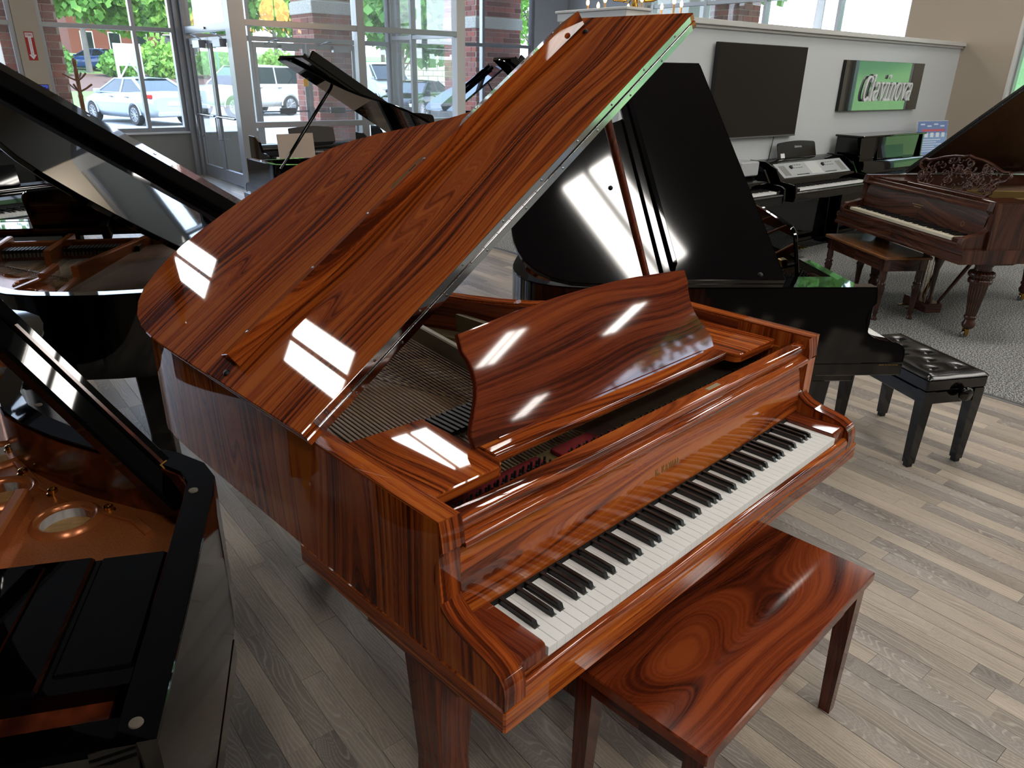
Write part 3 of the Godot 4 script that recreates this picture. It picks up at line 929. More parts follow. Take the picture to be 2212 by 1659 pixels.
func keyboard(parent: Node3D, single: bool, y := 0.735, ivory: Material = null, ebony: Material = null) -> void:
	if ivory == null: ivory = M.ivory
	if ebony == null: ebony = M.ebony
	var w := 1.2245 / 52
	# the white key's cut-outs depend on its place in the octave; A0 is the first key
	var pat := "A B C D E F G".split(" ")
	var wm := mb()
	var bm := mb()
	var meshes := {}
	var black := mb()
	# ebony key: tapered bar with a sloping front
	var q := [Vector3(-0.0055, 0, 0), Vector3(0.0055, 0, 0), Vector3(0.0055, 0, -0.097), Vector3(-0.0055, 0, -0.097)]
	var tq := [Vector3(-0.0042, 0.0115, -0.009), Vector3(0.0042, 0.0115, -0.009), Vector3(0.0042, 0.0115, -0.097), Vector3(-0.0042, 0.0115, -0.097)]
	var mq := [Vector3(-0.0051, 0.0098, -0.004), Vector3(0.0051, 0.0098, -0.004), Vector3(0.0051, 0.0105, -0.097), Vector3(-0.0051, 0.0105, -0.097)]
	for i in 4:
		var j := (i + 1) % 4
		var out: Vector3 = (q[i] + q[j]) / 2 - Vector3(0, 0, -0.0485)
		black.flat(q[i], q[j], mq[j], mq[i], out)
		black.flat(mq[i], mq[j], tq[j], tq[i], out + Vector3.UP * 0.05)
	black.flat(tq[0], tq[1], tq[2], tq[3], Vector3.UP)
	var bmesh := black.done()
	for i in 52:
		var name_: String = pat[i % 7]
		var left: bool = name_ in ["A", "B", "D", "E", "G"] and i > 0
		var right: bool = name_ in ["A", "C", "D", "F", "G"] and i < 51
		var key := "%d%d" % [int(left), int(right)]
		if not meshes.has(key):
			var h := w / 2 - 0.00035
			var c := 0.0068
			var L := -h + (c if left else 0.0)
			var R := h - (c if right else 0.0)
			var p := [Vector2(-h, 0.0), Vector2(h, 0.0), Vector2(h, -0.05)]
			if right: p.append(Vector2(R, -0.05))
			p.append(Vector2(R, -0.15))
			p.append(Vector2(L, -0.15))
			if left: p.append(Vector2(L, -0.05))
			p.append(Vector2(-h, -0.05))
			var m := mb()
			m.prism(p, -0.0205, 0.0, 0.0008, 0.0, 5.0)
			meshes[key] = m.done()
		var at := Vector3((i + 0.5) * w - KX, y, 0)
		if single: part(meshes[key], "white_key", ivory, parent, Transform3D(Basis(), at))
		else: join(wm, meshes[key], at)
		if right:
			var dx: float = {"A": -0.0008, "C": -0.0015, "D": 0.0015, "F": -0.002, "G": 0.0}[name_]
			var ab := Vector3((i + 1) * w - KX + dx, y + 0.0002, -0.053)
			if single: part(bmesh, "black_key", ebony, parent, Transform3D(Basis(), ab))
			else: join(bm, bmesh, ab)
	if not single:
		stuff(part(wm.done(), "white_keys", ivory, parent))
		stuff(part(bm.done(), "black_keys", ebony, parent))

func join(b: MB, m: ArrayMesh, at: Vector3) -> void:
	var a := m.surface_get_arrays(0)
	var k := b.v.size()
	for p in a[Mesh.ARRAY_VERTEX]: b.v.append(p + at)
	b.n.append_array(a[Mesh.ARRAY_NORMAL])
	b.uv.append_array(a[Mesh.ARRAY_TEX_UV])
	for i in a[Mesh.ARRAY_INDEX]: b.ix.append(i + k)

# rim, cheeks, keybed, bottom
func case_body(p: Node3D, side: Material, top: Material, inner: Material, rim_pts: Array, y0 := 0.675, y1 := 0.98, thick := 0.049) -> void:
	var inn := offset_line(rim_pts, -thick)
	# front ends stay square
	inn[0].y = rim_pts[0].y
	inn[inn.size() - 1].y = rim_pts[rim_pts.size() - 1].y
	if (inn[5] - Vector2(0, -0.8)).length() > (rim_pts[5] - Vector2(0, -0.8)).length():
		inn = offset_line(rim_pts, thick)
		inn[0].y = rim_pts[0].y
		inn[inn.size() - 1].y = rim_pts[rim_pts.size() - 1].y
	var m := mb(Vector3.UP)
	m.band(rim_pts, inn, y0, y1 - 0.001, 0.003)
	part(m.done(), "rim", side, p)
	# inner face veneer: a thin lining
	var l := mb()
	var i2 := offset_line(inn, 0.004 if inn[3].x > rim_pts[3].x and offset_line(inn, 0.004)[3].x > inn[3].x else -0.004)
	l.band(inn.slice(1, inn.size() - 1), i2.slice(1, inn.size() - 1), y0 + 0.01, y1 - 0.006, 0.001)
	part(l.done(), "inner_rim", inner, p)
	# capping
	var c := mb(Vector3.RIGHT)
	c.band(rim_pts, inn, y1 - 0.001, y1 + 0.0012, 0.001)
	part(c.done(), "rim_top", top, p)

func cheek(p: Node3D, side: Material, face: Material, x0: float, x1: float) -> void:
	var poly := []
	for q in CHEEK: poly.append(Vector2(q[0], q[1]))
	poly.append(Vector2(0.30, 0.677))
	poly.append(Vector2(0.30, 0.90))
	poly.append(Vector2(0.159, 0.978))
	poly.append(Vector2(0.159, 0.98))
	# side walls get a material of their own: two meshes, the body and the bent front strip
	part(bar(poly, x0 + 0.0015, x1 - 0.0015, Vector3.UP), "cheek", side, p)
	var f := mb()
	var run := 0.0
	for i in CHEEK.size() - 1:
		var a := Vector2(CHEEK[i][0], CHEEK[i][1])
		var b := Vector2(CHEEK[i + 1][0], CHEEK[i + 1][1])
		var na := _cn(i)
		var nb := _cn(i + 1)
		if i == 2: na = _seg(2)
		if i == 1: nb = _seg(1)
		var l := a.distance_to(b)
		var e := 0.0014
		for s in 1:
			var A := Vector3(x0, a.y, -a.x) + Vector3(0, na.y, -na.x) * e
			var B := Vector3(x0, b.y, -b.x) + Vector3(0, nb.y, -nb.x) * e
			var C := Vector3(x1, b.y, -b.x) + Vector3(0, nb.y, -nb.x) * e
			var D := Vector3(x1, a.y, -a.x) + Vector3(0, na.y, -na.x) * e
			var n0 := Vector3(0, na.y, -na.x)
			var n1 := Vector3(0, nb.y, -nb.x)
			f.quad(A, B, C, D, n0, n1, n1, n0, [Vector2(run, 0.3), Vector2(run + l, 0.3), Vector2(run + l, 0.3 + x1 - x0), Vector2(run, 0.3 + x1 - x0)])
			for xs in [[x0, -1.0], [x1, 1.0]]:
				var X := Vector3(xs[1], 0, 0)
				var P := Vector3(xs[0], a.y, -a.x)
				var Q := Vector3(xs[0], b.y, -b.x)
				f.quad(P + n0 * e, Q + n1 * e, Q - n1 * e * 3, P - n0 * e * 3, X, X, X, X, [Vector2(run, 0.3), Vector2(run + l, 0.3), Vector2(run + l, 0.305), Vector2(run, 0.305)])
		run += l
	part(f.done(), "cheek_face", face, p)

func _seg(i: int) -> Vector2:
	var d := Vector2(CHEEK[i + 1][0] - CHEEK[i][0], CHEEK[i + 1][1] - CHEEK[i][1]).normalized()
	var n := Vector2(-d.y, d.x)
	return n if n.x < 0 or n.y > 0.5 else -n

func _cn(i: int) -> Vector2:
	var a := _seg(maxi(i - 1, 0))
	var b := _seg(mini(i, CHEEK.size() - 2))
	return (a + b).normalized()

func lid_outline(rim_pts: Array, t0: float, over := 0.012) -> Array:
	var o := offset_line(rim_pts, over)
	if o[3].x > rim_pts[3].x: o = offset_line(rim_pts, -over)
	var out := [Vector2(o[0].x, -t0)]
	for q in o:
		if -q.y > t0 + 0.02: out.append(q)
	out.append(Vector2(o[o.size() - 1].x, -t0))
	return out

# lid with its front flap folded back on it; hinge along the bass side
func make_lid(p: Node3D, outline: Array, angle: float, t0: float, top: Material, under: Material, hinge_y := 0.985, flap := true, metal: Material = null, lip := true) -> Node3D:
	var hx: float = outline[0].x + 0.006
	var lid := holder("lid", p, Transform3D(Basis.from_euler(Vector3(0, 0, angle)), Vector3(hx, hinge_y, 0)))
	var pts := []
	var wmax := 0.0
	for q in outline:
		pts.append(Vector2(q.x - hx, q.y))
		wmax = maxf(wmax, q.x - hx)
	var m := mb(Vector3.RIGHT, Vector2(0.1, -0.5))
	m.prism(pts, 0.0, 0.02, 0.003, 0.003)
	part(m.done(), "lid_panel", top, lid)
	if flap:
		var w0: float = pts[0].x
		var t1 := t0 + 0.45
		var f := mb(Vector3.RIGHT, Vector2(0.12, 0.02))
		f.box(Vector3(w0, 0.0215, -t1), Vector3(wmax, 0.0405, -t0), 0.002)
		part(f.done(), "flap", top, lid)
		if lip:
			# the moulding on the flap's free edge
			var pr := [Vector2(t1 - 0.092, 0.0405), Vector2(t1 - 0.087, 0.078), Vector2(t1 - 0.082, 0.080), Vector2(t1 - 0.004, 0.0465), Vector2(t1, 0.0405)]
			part(bar(pr, w0 + 0.055, wmax - 0.035, Vector3.RIGHT, Vector2(0.1, 0.2), 20.0, 0.001), "flap_lip", top, lid)
	if metal != null:
		for h in [0.0015, 0.0235]:
			part(box(Vector3(pts[0].x + 0.035, h, -t0 - 0.0005), Vector3(wmax - 0.02, h + 0.0165, -t0 + 0.0012)), "hinge_leaf", metal, lid)
		var k := mb()
		var x := 0.03
		while x < wmax - 0.05:
			k.tube([Vector3(x, 0.0208, -t0 + 0.0024), Vector3(x + 0.048, 0.0208, -t0 + 0.0024)], 0.0024, 6)
			x += 0.05
		part(k.done(), "hinge_knuckles", metal, lid)
		var sc := mb()
		sc.lathe([Vector2(0.0034, 0), Vector2(0.0034, 0.0008), Vector2(0.0012, 0.0012), Vector2(0.001, 0.0004), Vector2(0, 0.0004)], 10)
		var sm := sc.done()
		var n := 0
		x = 0.06
		while x < wmax - 0.04:
			part(sm, "hinge_screw", M.steel, lid, Transform3D(Basis.from_euler(Vector3(PI / 2, 0, 0)), Vector3(x, 0.009 if n % 2 else 0.032, -t0 + 0.0012)))
			x += 0.075
			n += 1
	return lid

func build_main_piano() -> void:
	var p := thing("grand_piano", "glossy rosewood grand piano with raised orange-brown lid and open white keyboard", "piano", Vector3(0.50829, 0, -1.47204), deg_to_rad(44.992))
	var rp := plan(RIM)
	case_body(p, M.rose, M.rose, M.rose_red, rp)
	cheek(p, M.rose, M.rose, -0.122 - KX, -0.071 - KX)
	cheek(p, M.rose, M.rose, 1.297 - KX, 1.347 - KX)
	# base moulding under the keybed
	part(box(Vector3(-0.1235 - KX, 0.623, -0.675), Vector3(1.3715 - KX, 0.6765, 0.0145), 0.004, Vector3.RIGHT, Vector2(0.85, 0.1)), "keybed", M.rose, p)
	# key slip with a rounded upper edge
	var slip := [Vector2(-0.0125, 0.677), Vector2(-0.0125, 0.700), Vector2(-0.010, 0.7065), Vector2(-0.004, 0.7105), Vector2(0.003, 0.7105), Vector2(0.003, 0.677)]
	part(bar(slip, -0.071 - KX, 1.297 - KX, Vector3.RIGHT, Vector2(0.85, 0.6), 40.0), "key_slip", M.rose, p)
	# key blocks
	for q in [[-0.0705, -0.001], [1.2255, 1.2965]]:
		var b := [Vector2(0.004, 0.711), Vector2(0.004, 0.735), Vector2(0.007, 0.742), Vector2(0.014, 0.745), Vector2(0.155, 0.745), Vector2(0.155, 0.711)]
		part(bar(b, q[0] - KX, q[1] - KX, Vector3(0, 0, 1), Vector2(0.3, 0.2), 40.0, 0.002), "key_block", M.rose_red, p)
	part(box(Vector3(-0.07 - KX, 0.677, -0.4), Vector3(1.296 - KX, 0.7105, -0.004)), "key_frame", M.key_side, p)
	keyboard(p, true)
	# felt strip and fallboard, a curved board that leans back, with a lip along its top
	part(box(Vector3(0.0 - KX, 0.724, -0.1565), Vector3(1.2245 - KX, 0.742, -0.1505)), "name_felt", M.felt_black, p)
	var fb := [Vector2(0.156, 0.742), Vector2(0.1545, 0.75), Vector2(0.1555, 0.78), Vector2(0.158, 0.815), Vector2(0.163, 0.85), Vector2(0.170, 0.885), Vector2(0.176, 0.91), Vector2(0.19, 0.91), Vector2(0.184, 0.88), Vector2(0.172, 0.8), Vector2(0.17, 0.742)]
	part(bar(fb, -0.0705 - KX, 1.2965 - KX, Vector3.RIGHT, Vector2(0.85, 0.42)), "fallboard", M.rose, p)
	var lp := [Vector2(0.146, 0.9085), Vector2(0.145, 0.917), Vector2(0.148, 0.922), Vector2(0.155, 0.926), Vector2(0.166, 0.928), Vector2(0.186, 0.926), Vector2(0.189, 0.9085)]
	part(bar(lp, -0.0695 - KX, 1.2955 - KX, Vector3.RIGHT, Vector2(0.85, 0.1), 45.0, 0.001), "fallboard_lip", M.rose, p)
	part(bar([Vector2(0.1475, 0.9065), Vector2(0.1475, 0.9084), Vector2(0.151, 0.9084), Vector2(0.151, 0.9065)], -0.06 - KX, 1.286 - KX), "lip_hinge", M.steel, p)
	# maker's name on the fallboard
	var tm := text_mesh("K. KAWAI", 0.0165, 0.0006, "Droid Serif", true, 400)
	part(tm, "maker_name", M.gold_print, p, Transform3D(Basis.from_euler(Vector3(deg_to_rad(-6.5), 0, 0)).scaled_local(Vector3(0.92, 1.0, 1.0)), Vector3(0.592 - KX, 0.818, -0.1576)))
	# stretcher
	var sp := [Vector2(0.172, 0.925), Vector2(0.163, 0.934), Vector2(0.1615, 0.95), Vector2(0.164, 0.956), Vector2(0.170, 0.959), Vector2(0.2, 0.959), Vector2(0.203, 0.955), Vector2(0.203, 0.90), Vector2(0.18, 0.90)]
	part(bar(sp, -0.0735 - KX, 1.3215 - KX, Vector3.RIGHT, Vector2(0.85, 0.9), 45.0), "stretcher", M.rose, p)
	part(cbox(Vector3(0.058, 0.0012, 0.013), 0.0005), "maker_plaque", M.plaque, p, shift(0.81 - KX, 0.9594, -0.184))
	# music desk shelves at both sides, rail and desk
	for s in [-1, 1]:
		var xa := -0.07 if s < 0 else 1.296
		var xb := 0.146 if s < 0 else 1.078
		var poly := [Vector2(xa - KX, -0.262)]
		for k in 7:
			var a := PI / 2 * k / 6.0
			poly.append(Vector2(xb - KX + s * 0.03 - s * 0.03 * sin(a), -0.262 - 0.03 + 0.03 * cos(a)))
		poly.append(Vector2(xb - KX, -0.545))
		poly.append(Vector2(xa - KX, -0.56))
		var m := mb(Vector3.BACK, Vector2(0.2, 0.1))
		m.prism(poly, 0.928, 0.955, 0.0025, 0.0015, 40.0)
		part(m.done(), "desk_shelf", M.rose, p)
		part(box(Vector3((-0.073 if s < 0 else 1.31) - KX, 0.89, -0.55), Vector3((-0.055 if s < 0 else 1.3215) - KX, 0.928, -0.25), 0.001, Vector3.BACK), "shelf_rail", M.rose, p)
	var rl := [Vector2(0.298, 0.935), Vector2(0.296, 0.948), Vector2(0.299, 0.955), Vector2(0.306, 0.958), Vector2(0.36, 0.958), Vector2(0.365, 0.953), Vector2(0.365, 0.928), Vector2(0.306, 0.928)]
	part(bar(rl, 0.148 - KX, 1.076 - KX, Vector3.RIGHT, Vector2(0.85, 0.33), 45.0, 0.002), "desk_rail", M.rose, p)
	var desk := holder("music_desk", p, Transform3D(Basis.from_euler(Vector3(deg_to_rad(-25.0), 0, 0)), Vector3(0, 0.957, -0.347)))
	var dk := [[0.136, 0.0], [0.134, 0.03], [0.140, 0.045], [0.160, 0.075], [0.178, 0.105], [0.187, 0.13], [0.189, 0.155], [0.186, 0.18], [0.179, 0.198], [0.176, 0.206], [0.178, 0.244], [0.30, 0.2535], [0.40, 0.261], [0.50, 0.265], [0.61, 0.2665], [0.72, 0.265], [0.82, 0.261], [0.92, 0.2535], [1.044, 0.244], [1.046, 0.206], [1.043, 0.198], [1.036, 0.18], [1.033, 0.155], [1.035, 0.13], [1.044, 0.105], [1.062, 0.075], [1.082, 0.045], [1.088, 0.03], [1.086, 0.0]]
	var dp := []
	for q in dk: dp.append(Vector2(q[0] - KX, q[1]))
	var dm := mb(Vector3.RIGHT, Vector2(0.6, 0.4))
	dm.xf = Transform3D(Basis(Vector3(1, 0, 0), Vector3(0, 0, 1), Vector3(0, 1, 0)), Vector3.ZERO)
	dm.prism(dp, -0.016, 0.0, 0.002, 0.002, 30.0)
	part(dm.done(), "desk_panel", M.rose_red, desk)
	part(box(Vector3(0.2 - KX, -0.004, 0.0), Vector3(1.02 - KX, 0.004, 0.006), 0.001, Vector3.RIGHT), "desk_ledge", M.rose_red, desk)
	for x in [0.35, 0.87]:
		part(box(Vector3(x - KX - 0.004, 0.0, -0.13), Vector3(x - KX + 0.004, 0.008, -0.016), 0.001), "desk_prop", M.black_matt, desk)
	piano_inside(p, rp, M.plate_dull, true)
	# lid
	var lo := lid_outline(rp, 0.55)
	var lid := make_lid(p, lo, deg_to_rad(33.6), 0.55, M.rose, M.rose, 0.985, true, M.chrome)
	var sc := mb()
	sc.lathe([Vector2(0.006, 0), Vector2(0.006, 0.0012), Vector2(0.0022, 0.0018), Vector2(0.0018, 0.0006), Vector2(0, 0.0006)], 12)
	var scm := sc.done()
	for x in [0.13, 0.36, 0.57, 0.80, 1.03, 1.25, 1.4]:
		part(scm, "lip_screw", M.steel, lid, Transform3D(Basis.from_euler(Vector3(deg_to_rad(-23), 0, 0)), Vector3(x, 0.0575, -0.970)))
	for q in [[0.02, 0.925], [1.43, 0.87]]:
		var bm := mb()
		bm.lathe([Vector2(0.009, 0), Vector2(0.009, 0.002), Vector2(0.0065, 0.006), Vector2(0.003, 0.0075), Vector2(0, 0.0078)], 14)
		part(bm.done(), "bumper", M.rubber, lid, shift(q[0], 0.0405, -q[1]))
	# prop plate let into the lid's top
	var ppl := mb()
	ppl.prism([Vector2(-0.062, -0.009), Vector2(0.062, -0.009), Vector2(0.069, -0.004), Vector2(0.069, 0.004), Vector2(0.062, 0.009), Vector2(-0.062, 0.009), Vector2(-0.069, 0.004), Vector2(-0.069, -0.004)], 0.0, 0.0014, 0.0004)
	var plate := part(ppl.done(), "prop_plate", M.plate_gold, lid, shift(0.775, 0.02, -1.045))
	part(cbox(Vector3(0.03, 0.0006, 0.004)), "slot", M.felt_black, plate, shift(0.02, 0.0014, 0))
	# wooden prop hidden under the lid
	var pr := mb(Vector3.UP)
	pr.tube([Vector3(1.305 - KX, 0.95, -0.715), Vector3(0.795 - KX, 1.592, -0.575)], 0.012, 8)
	part(pr.done(), "lid_prop", M.rose_red, p)
	# legs: square, tapering, with toe blocks and casters
	for q in [[-0.05, 0.25], [1.27, 0.25], [0.32, 1.42]]:
		leg_square(p, Vector3(q[0] - KX, 0, -q[1]), M.rose_red)
	part(box(Vector3(-0.115 - KX, 0.6, -0.42), Vector3(0.02 - KX, 0.623, -0.12), 0.004, Vector3.BACK), "leg_plate", M.rose_red, p)
	part(box(Vector3(0.2 - KX, 0.58, -1.5), Vector3(0.46 - KX, 0.65, -1.33), 0.004, Vector3.BACK), "leg_plate", M.rose_red, p)
	part(box(Vector3(-0.06 - KX, 0.655, -1.62), Vector3(0.75 - KX, 0.685, -0.6)), "bottom_beam", M.rose_red, p)
	# lyre
	var ly := mb(Vector3.UP)
	ly.box(Vector3(-0.13, 0.03, -0.42), Vector3(0.13, 0.11, -0.3), 0.006)
	for s in [-1, 1]: ly.box(Vector3(s * 0.1 - 0.016, 0.11, -0.38), Vector3(s * 0.1 + 0.016, 0.623, -0.34), 0.004)
	part(ly.done(), "pedal_lyre", M.rose_red, p)
	for s in [-1, 0, 1]:
		var pd := mb()
		pd.box(Vector3(s * 0.075 - 0.014, 0.045, -0.31), Vector3(s * 0.075 + 0.014, 0.058, -0.2), 0.005)
		part(pd.done(), "pedal", M.brass, p)

func leg_square(p: Node3D, at: Vector3, m: Material) -> void:
	var b := mb(Vector3.UP)
	var rows := []
	for q in [[0.085, 0.048], [0.3, 0.042], [0.6, 0.056], [0.64, 0.058]]:
		var h: float = q[1]
		var c := 0.006
		rows.append([Vector3(-h, q[0], -h + c), Vector3(-h + c, q[0], -h), Vector3(h - c, q[0], -h), Vector3(h, q[0], -h + c), Vector3(h, q[0], h - c), Vector3(h - c, q[0], h), Vector3(-h + c, q[0], h), Vector3(-h, q[0], h - c)])
	for i in rows.size() - 1:
		for j in 8:
			var j2 := (j + 1) % 8
			b.flat(rows[i][j], rows[i][j2], rows[i + 1][j2], rows[i + 1][j], (rows[i][j] + rows[i][j2]) * Vector3(1, 0, 1))
	b.cap(rows[0].map(func(v): return Vector2(v.x, v.z)), 0.085, Vector3.DOWN)
	var leg := part(b.done(), "leg", m, p, Transform3D(Basis(), at))
	caster(leg)

func caster(leg: Node3D) -> void:
	var c := mb()
	c.lathe([Vector2(0.0, 0.085), Vector2(0.016, 0.085), Vector2(0.016, 0.06), Vector2(0.0, 0.06)], 10)
	c.box(Vector3(-0.018, 0.02, -0.006), Vector3(-0.013, 0.065, 0.022))
	c.box(Vector3(0.013, 0.02, -0.006), Vector3(0.018, 0.065, 0.022))
	part(c.done(), "caster_fork", M.brass, leg)
	var w := mb()
	w.xf = Transform3D(Basis.from_euler(Vector3(0, 0, PI / 2)), Vector3(0, 0.028, 0.012))
	w.lathe([Vector2(0.0, -0.011), Vector2(0.024, -0.011), Vector2(0.028, -0.006), Vector2(0.028, 0.006), Vector2(0.024, 0.011), Vector2(0, 0.011)], 16)
	part(w.done(), "caster_wheel", M.steel, leg)

# plate, strings, pins, dampers: y of the strings about 0.885
func piano_inside(p: Node3D, rp: Array, plate: Material, fine: bool) -> void:
	var inn := offset_line(rp, -0.056)
	if inn[3].x < rp[3].x: inn = offset_line(rp, 0.056)
	var poly := []
	for i in range(1, inn.size() - 1):
		if -inn[i].y > 0.5: poly.append(inn[i])
	poly.append(Vector2(inn[inn.size() - 1].x, -0.5))
	poly.append(Vector2(inn[0].x, -0.5))
	var b := mb(Vector3(0.5, 0, -0.87))
	b.prism(poly, 0.80, 0.806)
	part(b.done(), "soundboard", M.board, p)
	# plate: a flat border, the pin block web, and struts
	var edge := []
	var edge_in := []
	for i in range(2, inn.size() - 2):
		edge.append(inn[i] + (Vector2(0.0, -0.9) - inn[i]).normalized() * 0.006)
		edge_in.append(inn[i] + (Vector2(0.0, -0.9) - inn[i]).normalized() * 0.085)
	var pl := mb()
	pl.band(edge, edge_in, 0.835, 0.862, 0.004)
	part(pl.done(), "plate_border", plate, p)
	part(box(Vector3(-0.065 - KX, 0.84, -0.46), Vector3(1.30 - KX, 0.862, -0.215), 0.004), "plate_web", M.plate_gold, p)
	# struts run from the web to the border
	var T: float = -inn[11].y
	for q in [[0.475, 0.40, 0.66, T - 0.14, 0.022, 0.94], [0.82, 0.45, 0.80, minf(1.25, T - 0.3), 0.018, 0.925], [1.08, 0.45, 1.0, 0.93, 0.016, 0.92], [0.02, 0.46, -0.01, T - 0.25, 0.016, 0.90]]:
		var a := Vector3(q[0] - KX, 0.0, -q[1])
		var c := Vector3(q[2] - KX, 0.0, -q[3])
		var d := (c - a).normalized()
		var s: Vector3 = d.cross(Vector3.UP) * q[4] / 2
		var m := mb()
		m.prism([Vector2((a + s).x, (a + s).z), Vector2((a - s).x, (a - s).z), Vector2((c - s).x, (c - s).z), Vector2((c + s).x, (c + s).z)], 0.855, q[5], 0.004)
		part(m.done(), "plate_strut", M.plate_dull if fine else plate, p)
	# strings
	var tre := mb()
	var bas := mb()
	var felt := mb()
	var n := 0
	for i in 96:
		var f := i / 95.0
		var x := lerpf(0.50, 1.27, f)
		for s in (3 if fine else 1):
			var xx := x + (s - 1) * 0.0023
			var far: float = lerpf(T - 0.26, 0.74, pow(f, 0.72))
			var a := Vector3(xx - KX, 0.882, -0.30)
			var e := Vector3(lerpf(xx - 0.32, xx + 0.015, pow(f, 0.5)) - KX, 0.880, -far)
			tre.tube([a, e], 0.0008 if fine else 0.0012, 3, false)
	for i in 44:
		var f := i / 43.0
		var x := lerpf(-0.04, 0.44, f)
		var a := Vector3(x - KX, 0.902, -0.31)
		var e := Vector3(lerpf(0.06, 0.60, f) - KX, 0.900, -lerpf(T - 0.16, T - 0.2, f))
		bas.tube([a, e], 0.0026 - 0.0010 * f, 5, false)
	stuff(part(tre.done(), "treble_strings", M.string, p))
	stuff(part(bas.done(), "bass_strings", M.string_copper, p))
	# tuning pins in groups, red felt between them
	var pin := mb()
	var groups := [[0.0, 0.30, 3], [0.36, 0.575, 5], [0.60, 0.80, 5], [0.85, 1.03, 4], [1.07, 1.26, 4]]
	for gq in groups:
		var x: float = gq[0]
		var k := 0
		while x < gq[1]:
			for r in 4:
				var z := -0.228 - r * 0.017 - 0.004 * (k % 2)
				if gq[2] == 3: z -= 0.02 * sin((x - gq[0]) * 4.0)
				pin.tube([Vector3(x - KX, 0.86, z), Vector3(x - KX + 0.001, 0.899, z + 0.002)], 0.0031, 6)
				pin.tube([Vector3(x - KX, 0.872, z), Vector3(x - KX, 0.882, z)], 0.0046, 6)
			x += 0.0135
			k += 1
	stuff(part(pin.done(), "tuning_pins", M.pin, p))
	for q in [[0.0, 0.32], [0.37, 0.58]]:
		part(box(Vector3(q[0] - KX, 0.862, -0.345), Vector3(q[1] - KX, 0.8735, -0.306), 0.002), "string_felt", M.felt_red, p)
	# dampers
	var dm := mb()
	var df := mb()
	for i in 66:
		var x := 0.02 + i * 0.0165
		if absf(x - 0.48) < 0.015 or absf(x - 0.83) < 0.012: continue
		dm.box(Vector3(x - KX - 0.0045, 0.905, -0.60), Vector3(x - KX + 0.0045, 0.919, -0.50))
		df.box(Vector3(x - KX - 0.004, 0.893, -0.60), Vector3(x - KX + 0.004, 0.905, -0.50))
	stuff(part(dm.done(), "dampers", M.black_matt, p))
	stuff(part(df.done(), "damper_felts", M.felt_grey, p))
	# bridge and hitch pins near the tail
	var br := mb()
	var row := []
	for i in 14:
		var f := i / 13.0
		row.append(Vector3(lerpf(0.05, 1.2, f) - KX, 0.868, -lerpf(T - 0.3, 0.78, pow(f, 0.75))))
	br.tube(row, 0.011, 6)
	part(br.done(), "bridge", M.rose_red if fine else M.board, p)

func build_main_bench() -> void:
	# seat corners in the piano's frame: x 0.21..1.05, t -0.233..0.125
	var c := Vector3(0.50829, 0, -1.47204) + Vector3(0.70713, 0, -0.70708) * (0.632 - KX) + Vector3(-0.70708, 0, -0.70713) * -0.055
	var t := thing("piano_bench", "reddish rosewood piano bench with figured top in front of the keyboard", "bench", c, deg_to_rad(45.0))
	part(box(Vector3(-0.418, 0.452, -0.178), Vector3(0.418, 0.482, 0.178), 0.003, Vector3.RIGHT, Vector2(0.43, 0.2)), "seat_top", M.bench_top, t)
	for z in [-1, 1]:
		part(box(Vector3(-0.36, 0.385, z * 0.145 - 0.01), Vector3(0.36, 0.452, z * 0.145 + 0.01), 0.001, Vector3.RIGHT), "apron", M.rose_edge, t)
	for x in [-1, 1]:
		part(box(Vector3(x * 0.375 - 0.01, 0.385, -0.13), Vector3(x * 0.375 + 0.01, 0.452, 0.13), 0.001, Vector3.BACK), "apron", M.rose_edge, t)
		for z in [-1, 1]:
			var b := mb(Vector3.UP)
			var rows := []
			for q in [[0.0, 0.016], [0.38, 0.0235], [0.452, 0.0235]]:
				var h: float = q[1]
				var ox: float = x * (0.0235 - h) * 0.6
				var oz: float = z * (0.0235 - h) * 0.6
				rows.append([Vector3(-h + ox, q[0], -h + oz), Vector3(h + ox, q[0], -h + oz), Vector3(h + ox, q[0], h + oz), Vector3(-h + ox, q[0], h + oz)])
			for i in 2:
				for j in 4:
					var j2 := (j + 1) % 4
					b.flat(rows[i][j], rows[i][j2], rows[i + 1][j2], rows[i + 1][j], (rows[0][j] + rows[0][j2]) * Vector3(1, 0, 1) - Vector3(x, 0, z) * 0.0)
			b.cap(rows[0].map(func(v): return Vector2(v.x, v.z)), 0.0, Vector3.DOWN)
			part(b.done(), "leg", M.rose_edge, t, shift(x * 0.378, 0, z * 0.143))

